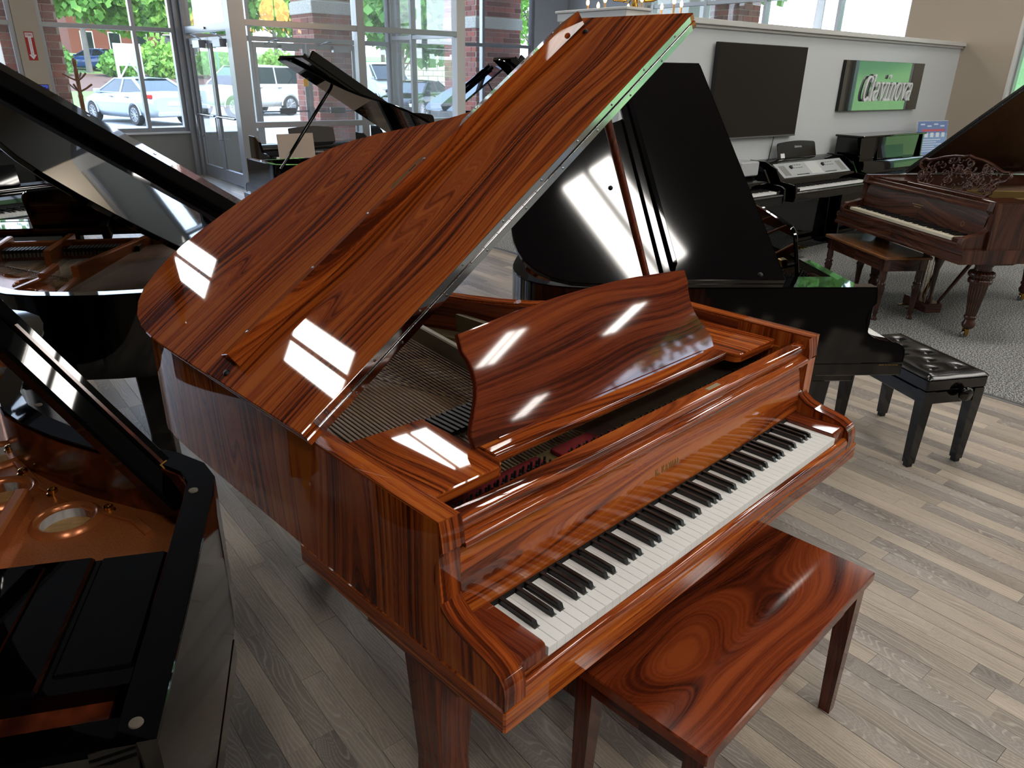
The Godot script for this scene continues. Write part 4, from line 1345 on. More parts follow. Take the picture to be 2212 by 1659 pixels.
const RIM_WIDE := [[-0.122, 0.157], [-0.122, 0.5], [-0.122, 0.9], [-0.122, 1.36], [-0.118, 1.46], [-0.107, 1.55], [-0.08, 1.64], [-0.04, 1.71], [0.02, 1.76], [0.10, 1.79], [0.2, 1.805], [0.32, 1.81], [0.43, 1.80], [0.55, 1.775], [0.64, 1.735], [0.72, 1.67], [0.78, 1.58], [0.825, 1.48], [0.86, 1.37], [0.895, 1.26], [0.935, 1.16], [0.99, 1.06], [1.06, 0.985], [1.14, 0.925], [1.22, 0.88], [1.29, 0.83], [1.34, 0.78], [1.365, 0.72], [1.37, 0.65], [1.37, 0.4], [1.37, 0.157]]
const RIM_LONG := [[-0.122, 0.157], [-0.122, 0.5], [-0.122, 1.0], [-0.122, 1.6], [-0.116, 1.75], [-0.10, 1.86], [-0.06, 1.95], [0.0, 2.01], [0.08, 2.045], [0.18, 2.06], [0.3, 2.06], [0.42, 2.05], [0.52, 2.035], [0.61, 2.01], [0.68, 1.97], [0.735, 1.91], [0.77, 1.83], [0.795, 1.74], [0.815, 1.62], [0.835, 1.50], [0.855, 1.38], [0.88, 1.28], [0.92, 1.20], [0.975, 1.13], [1.05, 1.055], [1.13, 0.99], [1.21, 0.935], [1.285, 0.885], [1.34, 0.83], [1.366, 0.77], [1.37, 0.70], [1.37, 0.4], [1.37, 0.157]]

# a black grand: case, cheeks, closed fallboard or keys, stretcher, legs
func black_grand(label: String, at: Vector3, turn: float, rim: Array, stretch: float, side: Material, top: Material, inner: Material) -> Node3D:
	var p := thing("grand_piano", label, "piano", at, deg_to_rad(turn))
	var rp := plan(rim, stretch)
	case_body(p, side, top, inner, rp)
	cheek(p, side, top, -0.122 - KX, -0.071 - KX)
	cheek(p, side, top, 1.297 - KX, 1.347 - KX)
	part(box(Vector3(-0.1235 - KX, 0.623, -0.675), Vector3(1.3715 - KX, 0.6765, 0.0145), 0.004), "keybed", side, p)
	part(bar([Vector2(-0.0125, 0.677), Vector2(-0.0125, 0.700), Vector2(-0.004, 0.7105), Vector2(0.003, 0.7105), Vector2(0.003, 0.677)], -0.071 - KX, 1.297 - KX), "key_slip", side, p)
	return p

func grand_legs(p: Node3D, m: Material, tail_t: float) -> void:
	for q in [[0.0, 0.28], [1.22, 0.28], [0.3, tail_t]]:
		leg_square(p, Vector3(q[0] - KX, 0, -q[1]), m)
	for q in [[0.0, 0.28], [1.22, 0.28]]:
		part(box(Vector3(q[0] - KX - 0.08, 0.58, -q[1] - 0.13), Vector3(q[0] - KX + 0.08, 0.623, -q[1] + 0.13), 0.006), "leg_plate", m, p)

func round_board(x0: float, x1: float, y1: float, arch: float, r: float) -> Array:
	var pts := [Vector2(x0, 0.0), Vector2(x0, y1 - r)]
	for k in 7:
		var a := PI / 2 * k / 6.0
		pts.append(Vector2(x0 + r - r * cos(a), y1 - r + r * sin(a)))
	for k in 9:
		var f := (k + 1) / 10.0
		pts.append(Vector2(lerpf(x0 + r, x1 - r, f), y1 + arch * sin(PI * f)))
	for k in 7:
		var a := PI / 2 * k / 6.0
		pts.append(Vector2(x1 - r + r * sin(a), y1 - r + r * cos(a)))
	pts.append(Vector2(x1, 0.0))
	return pts

func standing_desk(p: Node3D, x0: float, x1: float, h: float, arch: float, t: float, y: float, lean: float, m: Material, r := 0.04) -> Node3D:
	var d := holder("music_desk", p, Transform3D(Basis.from_euler(Vector3(deg_to_rad(-lean), 0, 0)), Vector3(0, y, -t)))
	var b := mb()
	b.xf = Transform3D(Basis(Vector3(1, 0, 0), Vector3(0, 0, 1), Vector3(0, 1, 0)), Vector3.ZERO)
	b.prism(round_board(x0, x1, h, arch, r), -0.018, 0.0, 0.004, 0.004, 35.0)
	part(b.done(), "desk_panel", m, d)
	return d

func plate_hole(p: Node3D, x: float, t: float, r: float, m: Material, y := 0.862) -> void:
	var b := mb()
	b.lathe([Vector2(r * 1.42, y), Vector2(r * 1.34, y + 0.006), Vector2(r * 1.2, y + 0.011), Vector2(r * 1.06, y + 0.008), Vector2(r, y), Vector2(r, y - 0.02)], 28)
	part(b.done(), "plate_ring", m, p, shift(x - KX, 0, -t))
	var d := mb(Vector3.RIGHT)
	d.lathe([Vector2(r, y - 0.02), Vector2(0, y - 0.02)], 28)
	part(d.done(), "hole", M.board, p, shift(x - KX, 0, -t))

# a plate of any outline with round holes cut through it
func plate_sheet(p: Node3D, poly: Array, holes: Array, m: Material, y0 := 0.842, y1 := 0.862) -> void:
	var c := CSGPolygon3D.new()
	var pv := PackedVector2Array()
	for q in poly: pv.append(Vector2(q[0] - KX, q[1]))
	c.polygon = pv
	c.depth = y1 - y0
	c.name = "plate"
	c.material = m
	for h in holes:
		var cy := CSGCylinder3D.new()
		cy.name = "cut"
		cy.radius = h[2]
		cy.height = 0.2
		cy.sides = 28
		cy.operation = CSGShape3D.OPERATION_SUBTRACTION
		cy.rotation.x = PI / 2
		cy.position = Vector3(h[0] - KX, h[1], -0.01)
		c.add_child(cy, true)
	c.transform = Transform3D(Basis.from_euler(Vector3(-PI / 2, 0, 0)), Vector3(0, y1, 0))
	p.add_child(c, true)

func strut(p: Node3D, x0: float, t0: float, x1: float, t1: float, w: float, ya: float, yb: float, m: Material) -> void:
	var a := Vector2(x0 - KX, -t0)
	var c := Vector2(x1 - KX, -t1)
	var d := (c - a).normalized()
	var s := Vector2(d.y, -d.x) * w / 2
	var b := mb()
	b.prism([a + s, a - s, c - s, c + s], ya, yb, 0.005)
	part(b.done(), "plate_strut", m, p)

func bolt(p: Node3D, x: float, t: float, y: float) -> void:
	var b := mb()
	b.lathe([Vector2(0.0125, 0), Vector2(0.0125, 0.004), Vector2(0.0095, 0.005), Vector2(0.0095, 0.013), Vector2(0.0075, 0.0145), Vector2(0.005, 0.0145), Vector2(0.004, 0.011), Vector2(0, 0.011)], 16)
	part(b.done(), "plate_bolt", M.brass, p, shift(x - KX, y, -t))

func build_black_pianos() -> void:
	# near left, cut by the frame
	var p := black_grand("black polished grand piano with copper plate, cut off by the lower left edge", Vector3(-1.093, 0, -0.270), 14.7, RIM_LONG, 1.0, M.black_side, M.black, M.burl)
	var rp := plan(RIM_LONG)
	grand_legs(p, M.black_side, 1.7)
	part(box(Vector3(-0.0735 - KX, 0.88, -0.226), Vector3(1.321 - KX, 0.962, -0.17), 0.006), "stretcher", M.black, p)
	part(bar([Vector2(0.145, 0.742), Vector2(0.15, 0.9), Vector2(0.155, 0.925), Vector2(0.185, 0.93), Vector2(0.185, 0.742)], -0.0705 - KX, 1.2965 - KX), "fallboard", M.black, p)
	keyboard(p, false)
	part(box(Vector3(-0.07 - KX, 0.80, -0.27), Vector3(1.296 - KX, 0.95, -0.226)), "pin_block_edge", M.burl, p)
	# folded music desk and its side shelf
	part(box(Vector3(0.06 - KX, 0.94, -0.548), Vector3(1.213 - KX, 0.982, -0.262), 0.004), "folded_desk", M.black, p)
	part(box(Vector3(0.12 - KX, 0.982, -0.53), Vector3(1.15 - KX, 0.9865, -0.338), 0.003), "folded_desk_panel", M.black, p)
	part(box(Vector3(1.221 - KX, 0.94, -0.548), Vector3(1.318 - KX, 0.978, -0.29), 0.004), "desk_shelf", M.black, p)
	part(box(Vector3(-0.07 - KX, 0.92, -0.546), Vector3(1.318 - KX, 0.974, -0.262)), "desk_bed", M.black, p)
	# plate
	var poly := [[-0.06, 0.50], [1.30, 0.50], [1.30, 0.80], [1.25, 0.862], [1.14, 0.935], [1.005, 1.048], [0.90, 1.205], [0.82, 1.40], [0.765, 1.60], [0.74, 1.76], [0.66, 1.90], [0.5, 1.98], [0.1, 1.98], [-0.05, 1.85], [-0.06, 1.6]]
	var holes := [[1.064, 0.868, 0.047], [0.905, 1.005, 0.05], [0.835, 1.19, 0.05], [0.656, 1.75, 0.05], [0.40, 1.85, 0.05]]
	var b := mb(Vector3(0.5, 0, -0.87))
	var bp := []
	for q in poly: bp.append(Vector2(q[0] - KX, -q[1]))
	b.prism(bp, 0.80, 0.806)
	part(b.done(), "soundboard", M.board, p)
	plate_sheet(p, poly, holes, M.copper)
	for h in holes: plate_hole(p, h[0], h[1], h[2], M.copper)
	for q in [[0.826, 1.354], [0.866, 1.226], [0.933, 1.098], [1.021, 0.994], [1.149, 0.898]]: bolt(p, q[0] - 0.012, q[1] - 0.012, 0.862)
	var lipo := []
	var lipi := []
	for q in [[1.236, 0.79], [1.20, 0.845], [1.10, 0.915], [0.975, 1.03], [0.87, 1.19], [0.795, 1.39], [0.742, 1.59], [0.72, 1.75]]:
		lipo.append(Vector2(q[0] - KX, -q[1]))
		lipi.append(Vector2(q[0] - KX - 0.012, -q[1] + 0.012))
	var lp := mb()
	lp.band(lipo, lipi, 0.862, 0.868, 0.002)
	part(lp.done(), "plate_bead", M.copper, p)
	strut(p, 0.978, 0.56, 0.965, 0.955, 0.026, 0.86, 0.90, M.copper)
	strut(p, 0.80, 0.56, 0.79, 1.2, 0.026, 0.86, 0.925, M.copper)
	strut(p, 1.18, 0.56, 0.98, 0.64, 0.02, 0.86, 0.884, M.copper)
	for q in [[1.334, 0.723], [1.342, 0.186], [0.944, 1.19]]:
		var d := mb()
		d.lathe([Vector2(0.0085, 0), Vector2(0.008, 0.0022), Vector2(0.004, 0.003), Vector2(0, 0.0031)], 14)
		part(d.done(), "felt_button", M.felt_grey, p, shift(q[0] - KX, 0.9812, -q[1]))
	# prop: a broad stick with an inner half stick, on a brass hinge
	var base := Vector3(-0.672, 0.952, -1.238)
	var tip := base + (Vector3(-0.965, 1.243, -1.305) - base).normalized() * 0.95
	var inv := p.transform.affine_inverse()
	var pa := inv * base
	var pc := inv * tip
	var dir := (pc - pa).normalized()
	var sd := dir.cross(Vector3.UP).normalized()
	var nr := sd.cross(dir).normalized()
	var prop := holder("lid_prop", p, Transform3D(Basis(dir, nr, dir.cross(nr)), pa))
	part(box(Vector3(-0.06, -0.016, -0.05), Vector3(0.95, 0.016, 0.002), 0.006), "stick", M.black, prop)
	part(box(Vector3(0.0, -0.014, 0.005), Vector3(0.95, 0.014, 0.036), 0.004), "inner_stick", M.black, prop)
	part(box(Vector3(0.02, 0.014, 0.008), Vector3(0.4, 0.0155, 0.016), 0.0005), "edge_strip", M.burl, prop)
	part(box(Vector3(0.3, 0.013, -0.03), Vector3(0.36, 0.0145, -0.02), 0.001), "guard_plate", M.steel, prop)
	var hg := mb()
	hg.box(Vector3(-0.02, -0.01, 0.004), Vector3(0.03, 0.016, 0.024), 0.002)
	hg.tube([Vector3(-0.004, 0.0, 0.03), Vector3(-0.004, 0.034, 0.03)], 0.006, 10)
	hg.box(Vector3(-0.03, -0.02, 0.022), Vector3(-0.012, 0.03, 0.032), 0.002)
	part(hg.done(), "prop_hinge", M.brass, prop)
	make_lid(p, lid_outline(rp, 0.56), deg_to_rad(35.0), 0.56, M.black, M.black, 0.985, true, null)

	# left, tail towards us
	p = black_grand("black grand piano at the left edge, tail towards us, lid raised before the windows", Vector3(-2.133, 0, -4.06), 195.0, RIM_WIDE, 1.0, M.black_side, M.black, M.burl)
	rp = plan(RIM_WIDE)
	grand_legs(p, M.black_side, 1.45)
	part(box(Vector3(-0.0735 - KX, 0.88, -0.226), Vector3(1.321 - KX, 0.962, -0.17), 0.006), "stretcher", M.black, p)
	var mdk := standing_desk(p, 0.28 - KX, 0.95 - KX, 0.2, 0.02, 0.40, 0.962, 22.0, M.black)
	part(box(Vector3(-0.02, -0.02, -0.1), Vector3(0.02, 0.06, -0.02), 0.004), "desk_prop", M.black_matt, mdk)
	part(box(Vector3(-0.07 - KX, 0.93, -0.44), Vector3(1.318 - KX, 0.962, -0.24), 0.004), "desk_bed", M.black, p)
	poly = [[-0.06, 0.46], [1.30, 0.46], [1.30, 0.72], [1.2, 0.80], [1.0, 0.97], [0.91, 1.10], [0.84, 1.28], [0.78, 1.45], [0.70, 1.60], [0.6, 1.68], [0.4, 1.73], [0.1, 1.72], [-0.05, 1.6], [-0.06, 1.4]]
	bp = []
	for q in poly: bp.append(Vector2(q[0] - KX, -q[1]))
	b = mb(Vector3(0.5, 0, -0.87))
	b.prism(bp, 0.82, 0.826)
	part(b.done(), "soundboard", M.board, p)
	# the plate's web along the front and its treble field; strings show between
	holes = [[0.859, 0.981, 0.04], [0.75, 1.175, 0.048], [0.735, 1.335, 0.04]]
	plate_sheet(p, [[0.60, 1.40], [0.66, 1.20], [0.72, 1.02], [0.90, 0.86], [1.05, 0.75], [1.28, 0.72], [1.2, 0.80], [1.0, 0.97], [0.91, 1.10], [0.86, 1.28], [0.80, 1.45], [0.72, 1.60], [0.63, 1.67], [0.6, 1.55]], holes, M.copper, 0.852, 0.872)
	for h in holes: plate_hole(p, h[0], h[1], h[2], M.copper, 0.872)
	part(box(Vector3(-0.07 - KX, 0.84, -0.60), Vector3(1.30 - KX, 0.93, -0.575), 0.006), "plate_flange", M.copper, p)
	part(box(Vector3(-0.07 - KX, 0.84, -0.575), Vector3(1.30 - KX, 0.87, -0.44), 0.004), "plate_web", M.copper, p)
	strut(p, 0.40, 0.58, 0.574, 1.20, 0.03, 0.86, 0.945, M.copper)
	strut(p, 0.574, 1.19, 0.575, 1.53, 0.03, 0.86, 0.90, M.copper)
	strut(p, 0.748, 0.55, 0.752, 0.92, 0.028, 0.86, 0.955, M.copper)
	strut(p, 0.71, 0.98, 0.712, 1.16, 0.026, 0.86, 0.91, M.copper)
	strut(p, 0.712, 1.15, 0.79, 1.42, 0.024, 0.86, 0.895, M.copper)
	strut(p, 1.01, 0.55, 1.0, 0.76, 0.026, 0.86, 0.95, M.copper)
	var sb := mb()
	for i in 70:
		var f := i / 69.0
		sb.tube([Vector3(lerpf(-0.03, 0.42, f) - KX, 0.902, -0.62), Vector3(lerpf(0.10, 0.565, f) - KX, 0.9, -lerpf(1.60, 1.55, f))], 0.0017, 4, false)
	stuff(part(sb.done(), "bass_strings", M.string_copper, p))
	sb = mb()
	for i in 80:
		var f := i / 79.0
		sb.tube([Vector3(lerpf(0.44, 1.25, f) - KX, 0.885, -0.62), Vector3(lerpf(0.6, 1.24, f) - KX, 0.884, -lerpf(1.35, 0.74, pow(f, 0.8)))], 0.0013, 3, false)
	stuff(part(sb.done(), "treble_strings", M.string, p))
	var dmp := mb()
	var dft := mb()
	for i in 52:
		var x := 0.42 + i * 0.0155
		if absf(x - 0.75) < 0.02: continue
		dmp.box(Vector3(x - KX - 0.005, 0.91, -0.76), Vector3(x - KX + 0.005, 0.925, -0.69))
		dft.box(Vector3(x - KX - 0.0045, 0.892, -0.765), Vector3(x - KX + 0.0045, 0.91, -0.69))
	stuff(part(dmp.done(), "dampers", M.black_matt, p))
	stuff(part(dft.done(), "damper_felts", M.felt_grey, p))
	var hp := mb()
	for i in 36:
		var f := i / 35.0
		hp.tube([Vector3(lerpf(0.62, 0.98, f) - KX, 0.872, -lerpf(1.17, 0.86, f)), Vector3(lerpf(0.62, 0.98, f) - KX, 0.89, -lerpf(1.17, 0.86, f))], 0.003, 5)
		hp.tube([Vector3(lerpf(0.30, 0.565, f) - KX, 0.86, -lerpf(1.56, 1.50, f)), Vector3(lerpf(0.30, 0.565, f) - KX, 0.91, -lerpf(1.56, 1.50, f))], 0.003, 5)
	stuff(part(hp.done(), "hitch_pins", M.string, p))
	part(box(Vector3(0.50 - KX, 0.86, -1.64), Vector3(0.60 - KX, 0.885, -1.57), 0.003), "string_felt", M.felt_red, p)
	strut(p, 0.30, 1.60, 0.60, 1.66, 0.03, 0.83, 0.862, M.copper)
	var lid := make_lid(p, lid_outline(rp, 0.55), deg_to_rad(33.5), 0.55, M.black, M.black, 0.985, true, M.black_satin)
	for x in [0.55, 0.85]:
		part(cbox(Vector3(0.012, 0.002, 0.03), 0.0006), "lid_hook", M.steel, lid, shift(x, 0.0415, -0.62))
	var pr := mb()
	pr.tube([Vector3(1.30 - KX, 0.95, -0.70), Vector3(0.98 - KX, 1.70, -0.72)], 0.012, 8)
	part(pr.done(), "lid_prop", M.black, p)

	# behind the rosewood piano, keyboard to the right
	p = black_grand("black grand piano close behind the rosewood one, keyboard to the right, lid raised", Vector3(1.462, 0, -3.425), 94.5, RIM, 0.81, M.black_satin, M.black, M.rose_red)
	rp = plan(RIM, 0.81)
	grand_legs(p, M.black_side, 1.2)
	part(box(Vector3(-0.0735 - KX, 0.88, -0.226), Vector3(1.321 - KX, 0.962, -0.17), 0.006), "stretcher", M.black, p)
	part(bar([Vector2(0.145, 0.742), Vector2(0.15, 0.9), Vector2(0.155, 0.925), Vector2(0.185, 0.93), Vector2(0.185, 0.742)], -0.0705 - KX, 1.2965 - KX), "fallboard", M.black, p)
	keyboard(p, false)
	part(box(Vector3(-0.07 - KX, 0.94, -0.5), Vector3(0.06 - KX, 0.975, -0.24), 0.004), "desk_shelf", M.black, p)
	part(box(Vector3(1.17 - KX, 0.94, -0.5), Vector3(1.3 - KX, 0.975, -0.24), 0.004), "desk_shelf", M.black, p)
	var ds := standing_desk(p, 0.09 - KX, 1.14 - KX, 0.205, 0.03, 0.36, 0.965, 12.0, M.black, 0.06)
	for x in [-0.4, 0.4]:
		part(box(Vector3(x - 0.012, 0.01, -0.12), Vector3(x + 0.012, 0.02, -0.018), 0.002), "desk_prop", M.black_matt, ds)
		part(box(Vector3(x - 0.02, 0.02, -0.03), Vector3(x + 0.02, 0.05, -0.018), 0.002), "desk_hinge", M.brass, ds)
	piano_inside(p, rp, M.copper, false)
	lid = make_lid(p, lid_outline(rp, 0.53), deg_to_rad(29.3), 0.53, M.black_satin, M.black_satin, 0.985, true, M.black, false)
	part(box(Vector3(0.06, 0.0405, -0.945), Vector3(1.46, 0.062, -0.925), 0.003), "flap_lip", M.black, lid)
	for q in [[0.02, 0.62], [0.55, 1.10]]:
		var bm := mb()
		bm.lathe([Vector2(0.010, 0), Vector2(0.010, 0.003), Vector2(0.006, 0.008), Vector2(0, 0.009)], 12)
		part(bm.done(), "bumper", M.rubber, lid, shift(q[0], 0.0405 if q[1] < 0.9 else 0.02, -q[1]))
	var mk := text_mesh("MADE IN INDONESIA", 0.006, 0.0004, "Droid Sans")
	part(mk, "origin_lettering", M.gold_print, p, Transform3D(Basis.from_euler(Vector3(0, -PI / 2, 0)), Vector3(-0.1242 - KX, 0.668, -0.045)))

func build_black_bench() -> void:
	var t := thing("piano_bench", "black tufted leather bench with side knob on the plank floor at right", "bench", Vector3(1.965, 0, -3.375), deg_to_rad(-76.0 + 180.0))
	# local x along the length, z across
	var L := 0.29
	var W := 0.165
	var pad := mb()
	var nx := 40
	var nz := 24
	var tufts := []
	for i in 3:
		for j in 2: tufts.append(Vector2(lerpf(-0.19, 0.19, i / 2.0), lerpf(-0.07, 0.07, float(j))))
	for i in 2: tufts.append(Vector2(lerpf(-0.095, 0.095, float(i)), 0.0))
	var rows := []
	for j in nz + 1:
		var r := []
		for i in nx + 1:
			var x := lerpf(-L, L, float(i) / nx)
			var z := lerpf(W, -W, float(j) / nz)
			var e := minf(minf(L - absf(x), W - absf(z)) / 0.05, 1.0)
			var y := 0.455 + 0.022 * sqrt(maxf(0.0, 1.0 - (1.0 - e) * (1.0 - e)))
			for q in tufts:
				var d: float = q.distance_to(Vector2(x, z))
				y -= 0.012 * exp(-d * d / 0.0006) + 0.006 * exp(-d * d / 0.004)
			r.append(Vector3(x, y, z))
		rows.append(r)
	pad.skin(rows, false, true)
	part(pad.done(), "cushion", mat(Color(0.028, 0.03, 0.036), 0.22), t)
	for q in tufts:
		var bt := mb()
		bt.ball(Vector3.ZERO, Vector3(0.008, 0.004, 0.008), 10, 5)
		part(bt.done(), "tuft_button", M.black_matt, t, shift(q.x, 0.458, q.y))
	part(box(Vector3(-L, 0.395, -W), Vector3(L, 0.457, W), 0.008), "pad_side", M.black_satin, t)
	part(box(Vector3(-L + 0.008, 0.33, -W + 0.008), Vector3(L - 0.008, 0.392, W - 0.008), 0.003), "apron", M.black_side, t)
	for x in [-1, 1]:
		for z in [-1, 1]:
			var b := mb()
			var rr := []
			for q in [[0.02, 0.019], [0.33, 0.026], [0.395, 0.026]]:
				var h: float = q[1]
				rr.append([Vector3(-h, q[0], -h), Vector3(h, q[0], -h), Vector3(h, q[0], h), Vector3(-h, q[0], h)])
			for i in 2:
				for j in 4:
					var j2 := (j + 1) % 4
					b.flat(rr[i][j], rr[i][j2], rr[i + 1][j2], rr[i + 1][j], (rr[0][j] + rr[0][j2]) * Vector3(1, 0, 1))
			var lg := part(b.done(), "leg", M.black_side, t, shift(x * (L - 0.03), 0, z * (W - 0.03)))
			part(box(Vector3(-0.015, 0, -0.015), Vector3(0.015, 0.02, 0.015), 0.002), "foot", M.rubber, lg)
	for s in [1, -1]:
		var k := mb()
		k.xf = Transform3D(Basis.from_euler(Vector3(0, 0, -PI / 2 * s)), Vector3(s * L, 0.385, 0.03))
		k.lathe([Vector2(0.012, 0), Vector2(0.014, 0.012), Vector2(0.032, 0.016), Vector2(0.036, 0.024), Vector2(0.034, 0.034), Vector2(0.026, 0.04), Vector2(0, 0.042)], 18)
		part(k.done(), "height_knob", M.black, t)

# ---------------------------------------------------------------- antique grand on the carpet, with its bench
func turned_leg(k: float) -> ArrayMesh:          # fat fluted leg, y from 0.075 to 0.62
	var b := mb(Vector3.UP)
	b.lathe([Vector2(0.0, 0.07), Vector2(0.03, 0.07), Vector2(0.042, 0.085), Vector2(0.046, 0.105), Vector2(0.036, 0.125), Vector2(0.034, 0.14), Vector2(0.042, 0.145), Vector2(0.044, 0.16), Vector2(0.038, 0.168)].map(func(q): return Vector2(q.x * k, q.y)), 20)
	# fluted shaft
	var n := 18
	for i in n:
		var a := TAU * i / n
		var rows := []
		for y in [[0.168, 0.036], [0.25, 0.046], [0.34, 0.057], [0.40, 0.063]]:
			var r := []
			for j in 4:
				var aa := a + TAU / n * j / 3.0
				var rr: float = y[1] * k * (1.0 - 0.09 * sin(PI * j / 3.0))
				r.append(Vector3(cos(aa) * rr, y[0], sin(aa) * rr))
			rows.append(r)
		b.skin(rows, false, false)
	b.lathe([Vector2(0.063, 0.40), Vector2(0.078, 0.405), Vector2(0.082, 0.42), Vector2(0.078, 0.435), Vector2(0.07, 0.44), Vector2(0.088, 0.452), Vector2(0.092, 0.468), Vector2(0.084, 0.486), Vector2(0.06, 0.495), Vector2(0.056, 0.52), Vector2(0.07, 0.54), Vector2(0.078, 0.56), Vector2(0.078, 0.6), Vector2(0.0, 0.6)].map(func(q): return Vector2(q.x * k, q.y)), 24)
	return b.done()

func build_antique() -> void:
	var p := thing("grand_piano", "antique brown walnut grand piano with carved lattice music desk and fluted legs", "piano", Vector3(2.85, 0, -5.55), deg_to_rad(-81.8))
	var rp := plan(RIM, 1.15)
	case_body(p, M.antique, M.antique, M.antique, rp, 0.66, 0.98)
	cheek(p, M.antique, M.antique, -0.122 - KX, -0.071 - KX)
	cheek(p, M.antique, M.antique, 1.297 - KX, 1.347 - KX)
	part(bar([Vector2(-0.03, 0.585), Vector2(-0.03, 0.60), Vector2(-0.02, 0.61), Vector2(-0.016, 0.64), Vector2(-0.026, 0.65), Vector2(-0.022, 0.6765), Vector2(0.70, 0.6765), Vector2(0.70, 0.585)], -0.14 - KX, 1.388 - KX), "keybed", M.antique, p)
	part(bar([Vector2(-0.0125, 0.677), Vector2(-0.0125, 0.700), Vector2(-0.004, 0.7105), Vector2(0.003, 0.7105), Vector2(0.003, 0.677)], -0.071 - KX, 1.297 - KX), "key_slip", M.antique, p)
	for q in [[-0.0705, -0.001], [1.2255, 1.2965]]:
		part(box(Vector3(q[0] - KX, 0.711, -0.155), Vector3(q[1] - KX, 0.74, -0.004), 0.004, Vector3.BACK), "key_block", M.antique, p)
	keyboard(p, false, 0.735, mat(Color(0.82, 0.79, 0.70), 0.3))
	part(bar([Vector2(0.154, 0.742), Vector2(0.156, 0.80), Vector2(0.168, 0.89), Vector2(0.176, 0.92), Vector2(0.19, 0.92), Vector2(0.184, 0.742)], -0.0705 - KX, 1.2965 - KX), "fallboard", M.antique, p)
	for q in [[0.6, 0.848, 0.13], [0.6, 0.832, 0.08], [0.6, 0.818, 0.11], [0.6, 0.803, 0.05], [0.6, 0.79, 0.025]]:
		part(cbox(Vector3(q[2], 0.004, 0.0006)), "worn_gilding", M.gold_print, p, Transform3D(Basis.from_euler(Vector3(deg_to_rad(-7), 0, 0)), Vector3(q[0] - KX, q[1], -0.1605)))
	var rg := mb()
	var rp2 := []
	for i in 19: rp2.append(Vector3(cos(TAU * i / 18) * 0.016, sin(TAU * i / 18) * 0.016, 0))
	rg.tube(rp2, 0.0012, 5)
	part(rg.done(), "medal_print", M.gold_print, p, Transform3D(Basis.from_euler(Vector3(deg_to_rad(-7), 0, 0)), Vector3(1.1 - KX, 0.80, -0.157)))
	part(bar([Vector2(0.15, 0.918), Vector2(0.15, 0.93), Vector2(0.16, 0.936), Vector2(0.19, 0.936), Vector2(0.19, 0.918)], -0.0695 - KX, 1.2955 - KX), "fallboard_lip", M.antique, p)
	part(box(Vector3(-0.0735 - KX, 0.9, -0.215), Vector3(1.321 - KX, 0.958, -0.195), 0.004, Vector3.RIGHT), "stretcher", M.antique, p)
	# desk shelves and carved desk
	for s in [-1, 1]:
		var xa: float = (-0.07 if s < 0 else 1.296) - KX
		var xb: float = (0.16 if s < 0 else 1.064) - KX
		var poly := [Vector2(xa, -0.25), Vector2(lerpf(xa, xb, 0.75), -0.25), Vector2(lerpf(xa, xb, 0.93), -0.27), Vector2(xb, -0.32), Vector2(xb, -0.52), Vector2(xa, -0.52)]
		var m := mb(Vector3.BACK)
		m.prism(poly, 0.945, 0.968, 0.004, 0.002, 40.0)
		part(m.done(), "desk_shelf", M.antique, p)
	part(box(Vector3(0.16 - KX, 0.935, -0.42), Vector3(1.064 - KX, 0.96, -0.34), 0.004, Vector3.RIGHT), "desk_rail", M.antique, p)
	var desk := holder("music_desk", p, Transform3D(Basis.from_euler(Vector3(deg_to_rad(-24.0), 0, 0)), Vector3(0, 0.96, -0.38)))
	var fr := mb()
	# outline with scrolled shoulders
	var ol := []
	for q in [[-0.36, 0.0], [-0.39, 0.03], [-0.36, 0.07], [-0.40, 0.11], [-0.455, 0.13], [-0.47, 0.165], [-0.44, 0.19], [-0.39, 0.185], [-0.33, 0.20], [-0.25, 0.225], [-0.15, 0.245], [-0.06, 0.25], [0, 0.262], [0.06, 0.25], [0.15, 0.245], [0.25, 0.225], [0.33, 0.20], [0.39, 0.185], [0.44, 0.19], [0.47, 0.165], [0.455, 0.13], [0.40, 0.11], [0.36, 0.07], [0.39, 0.03], [0.36, 0.0], [-0.36, 0.0]]:
		ol.append(Vector3(q[0], q[1], 0))
	fr.tube(ol, 0.012, 7)
	var r := RandomNumberGenerator.new()
	r.seed = 5
	for i in 90:
		var x := r.randf_range(-0.40, 0.40)
		var top: float = 0.24 - 0.25 * x * x * 1.2
		var y := r.randf_range(0.02, top - 0.01)
		var a0 := r.randf() * TAU
		var s := 1.0 if r.randf() < 0.5 else -1.0
		var R := r.randf_range(0.022, 0.04)
		var pts := []
		var rad := []
		for k in 12:
			var f := k / 11.0
			var a := a0 + s * f * 5.2
			var rr := R * (1.0 - 0.78 * f)
			pts.append(Vector3(clampf(x + cos(a) * rr, -0.455, 0.455), clampf(y + sin(a) * rr, 0.0, 0.25), r.randf_range(-0.001, 0.001)))
			rad.append(lerpf(0.0075, 0.004, f))
		fr.tube(pts, rad, 5)
	part(fr.done(), "carved_lattice", M.antique, desk)
	piano_inside(p, rp, M.plate_gold, false)
	make_lid(p, lid_outline(rp, 0.53), deg_to_rad(33.0), 0.53, M.antique, M.antique, 0.985, true, M.black_matt, false)
	var prp := mb(Vector3.UP)
	prp.tube([Vector3(1.30 - KX, 0.95, -0.72), Vector3(1.0 - KX, 1.70, -0.75)], 0.012, 8)
	part(prp.done(), "lid_prop", M.antique, p)
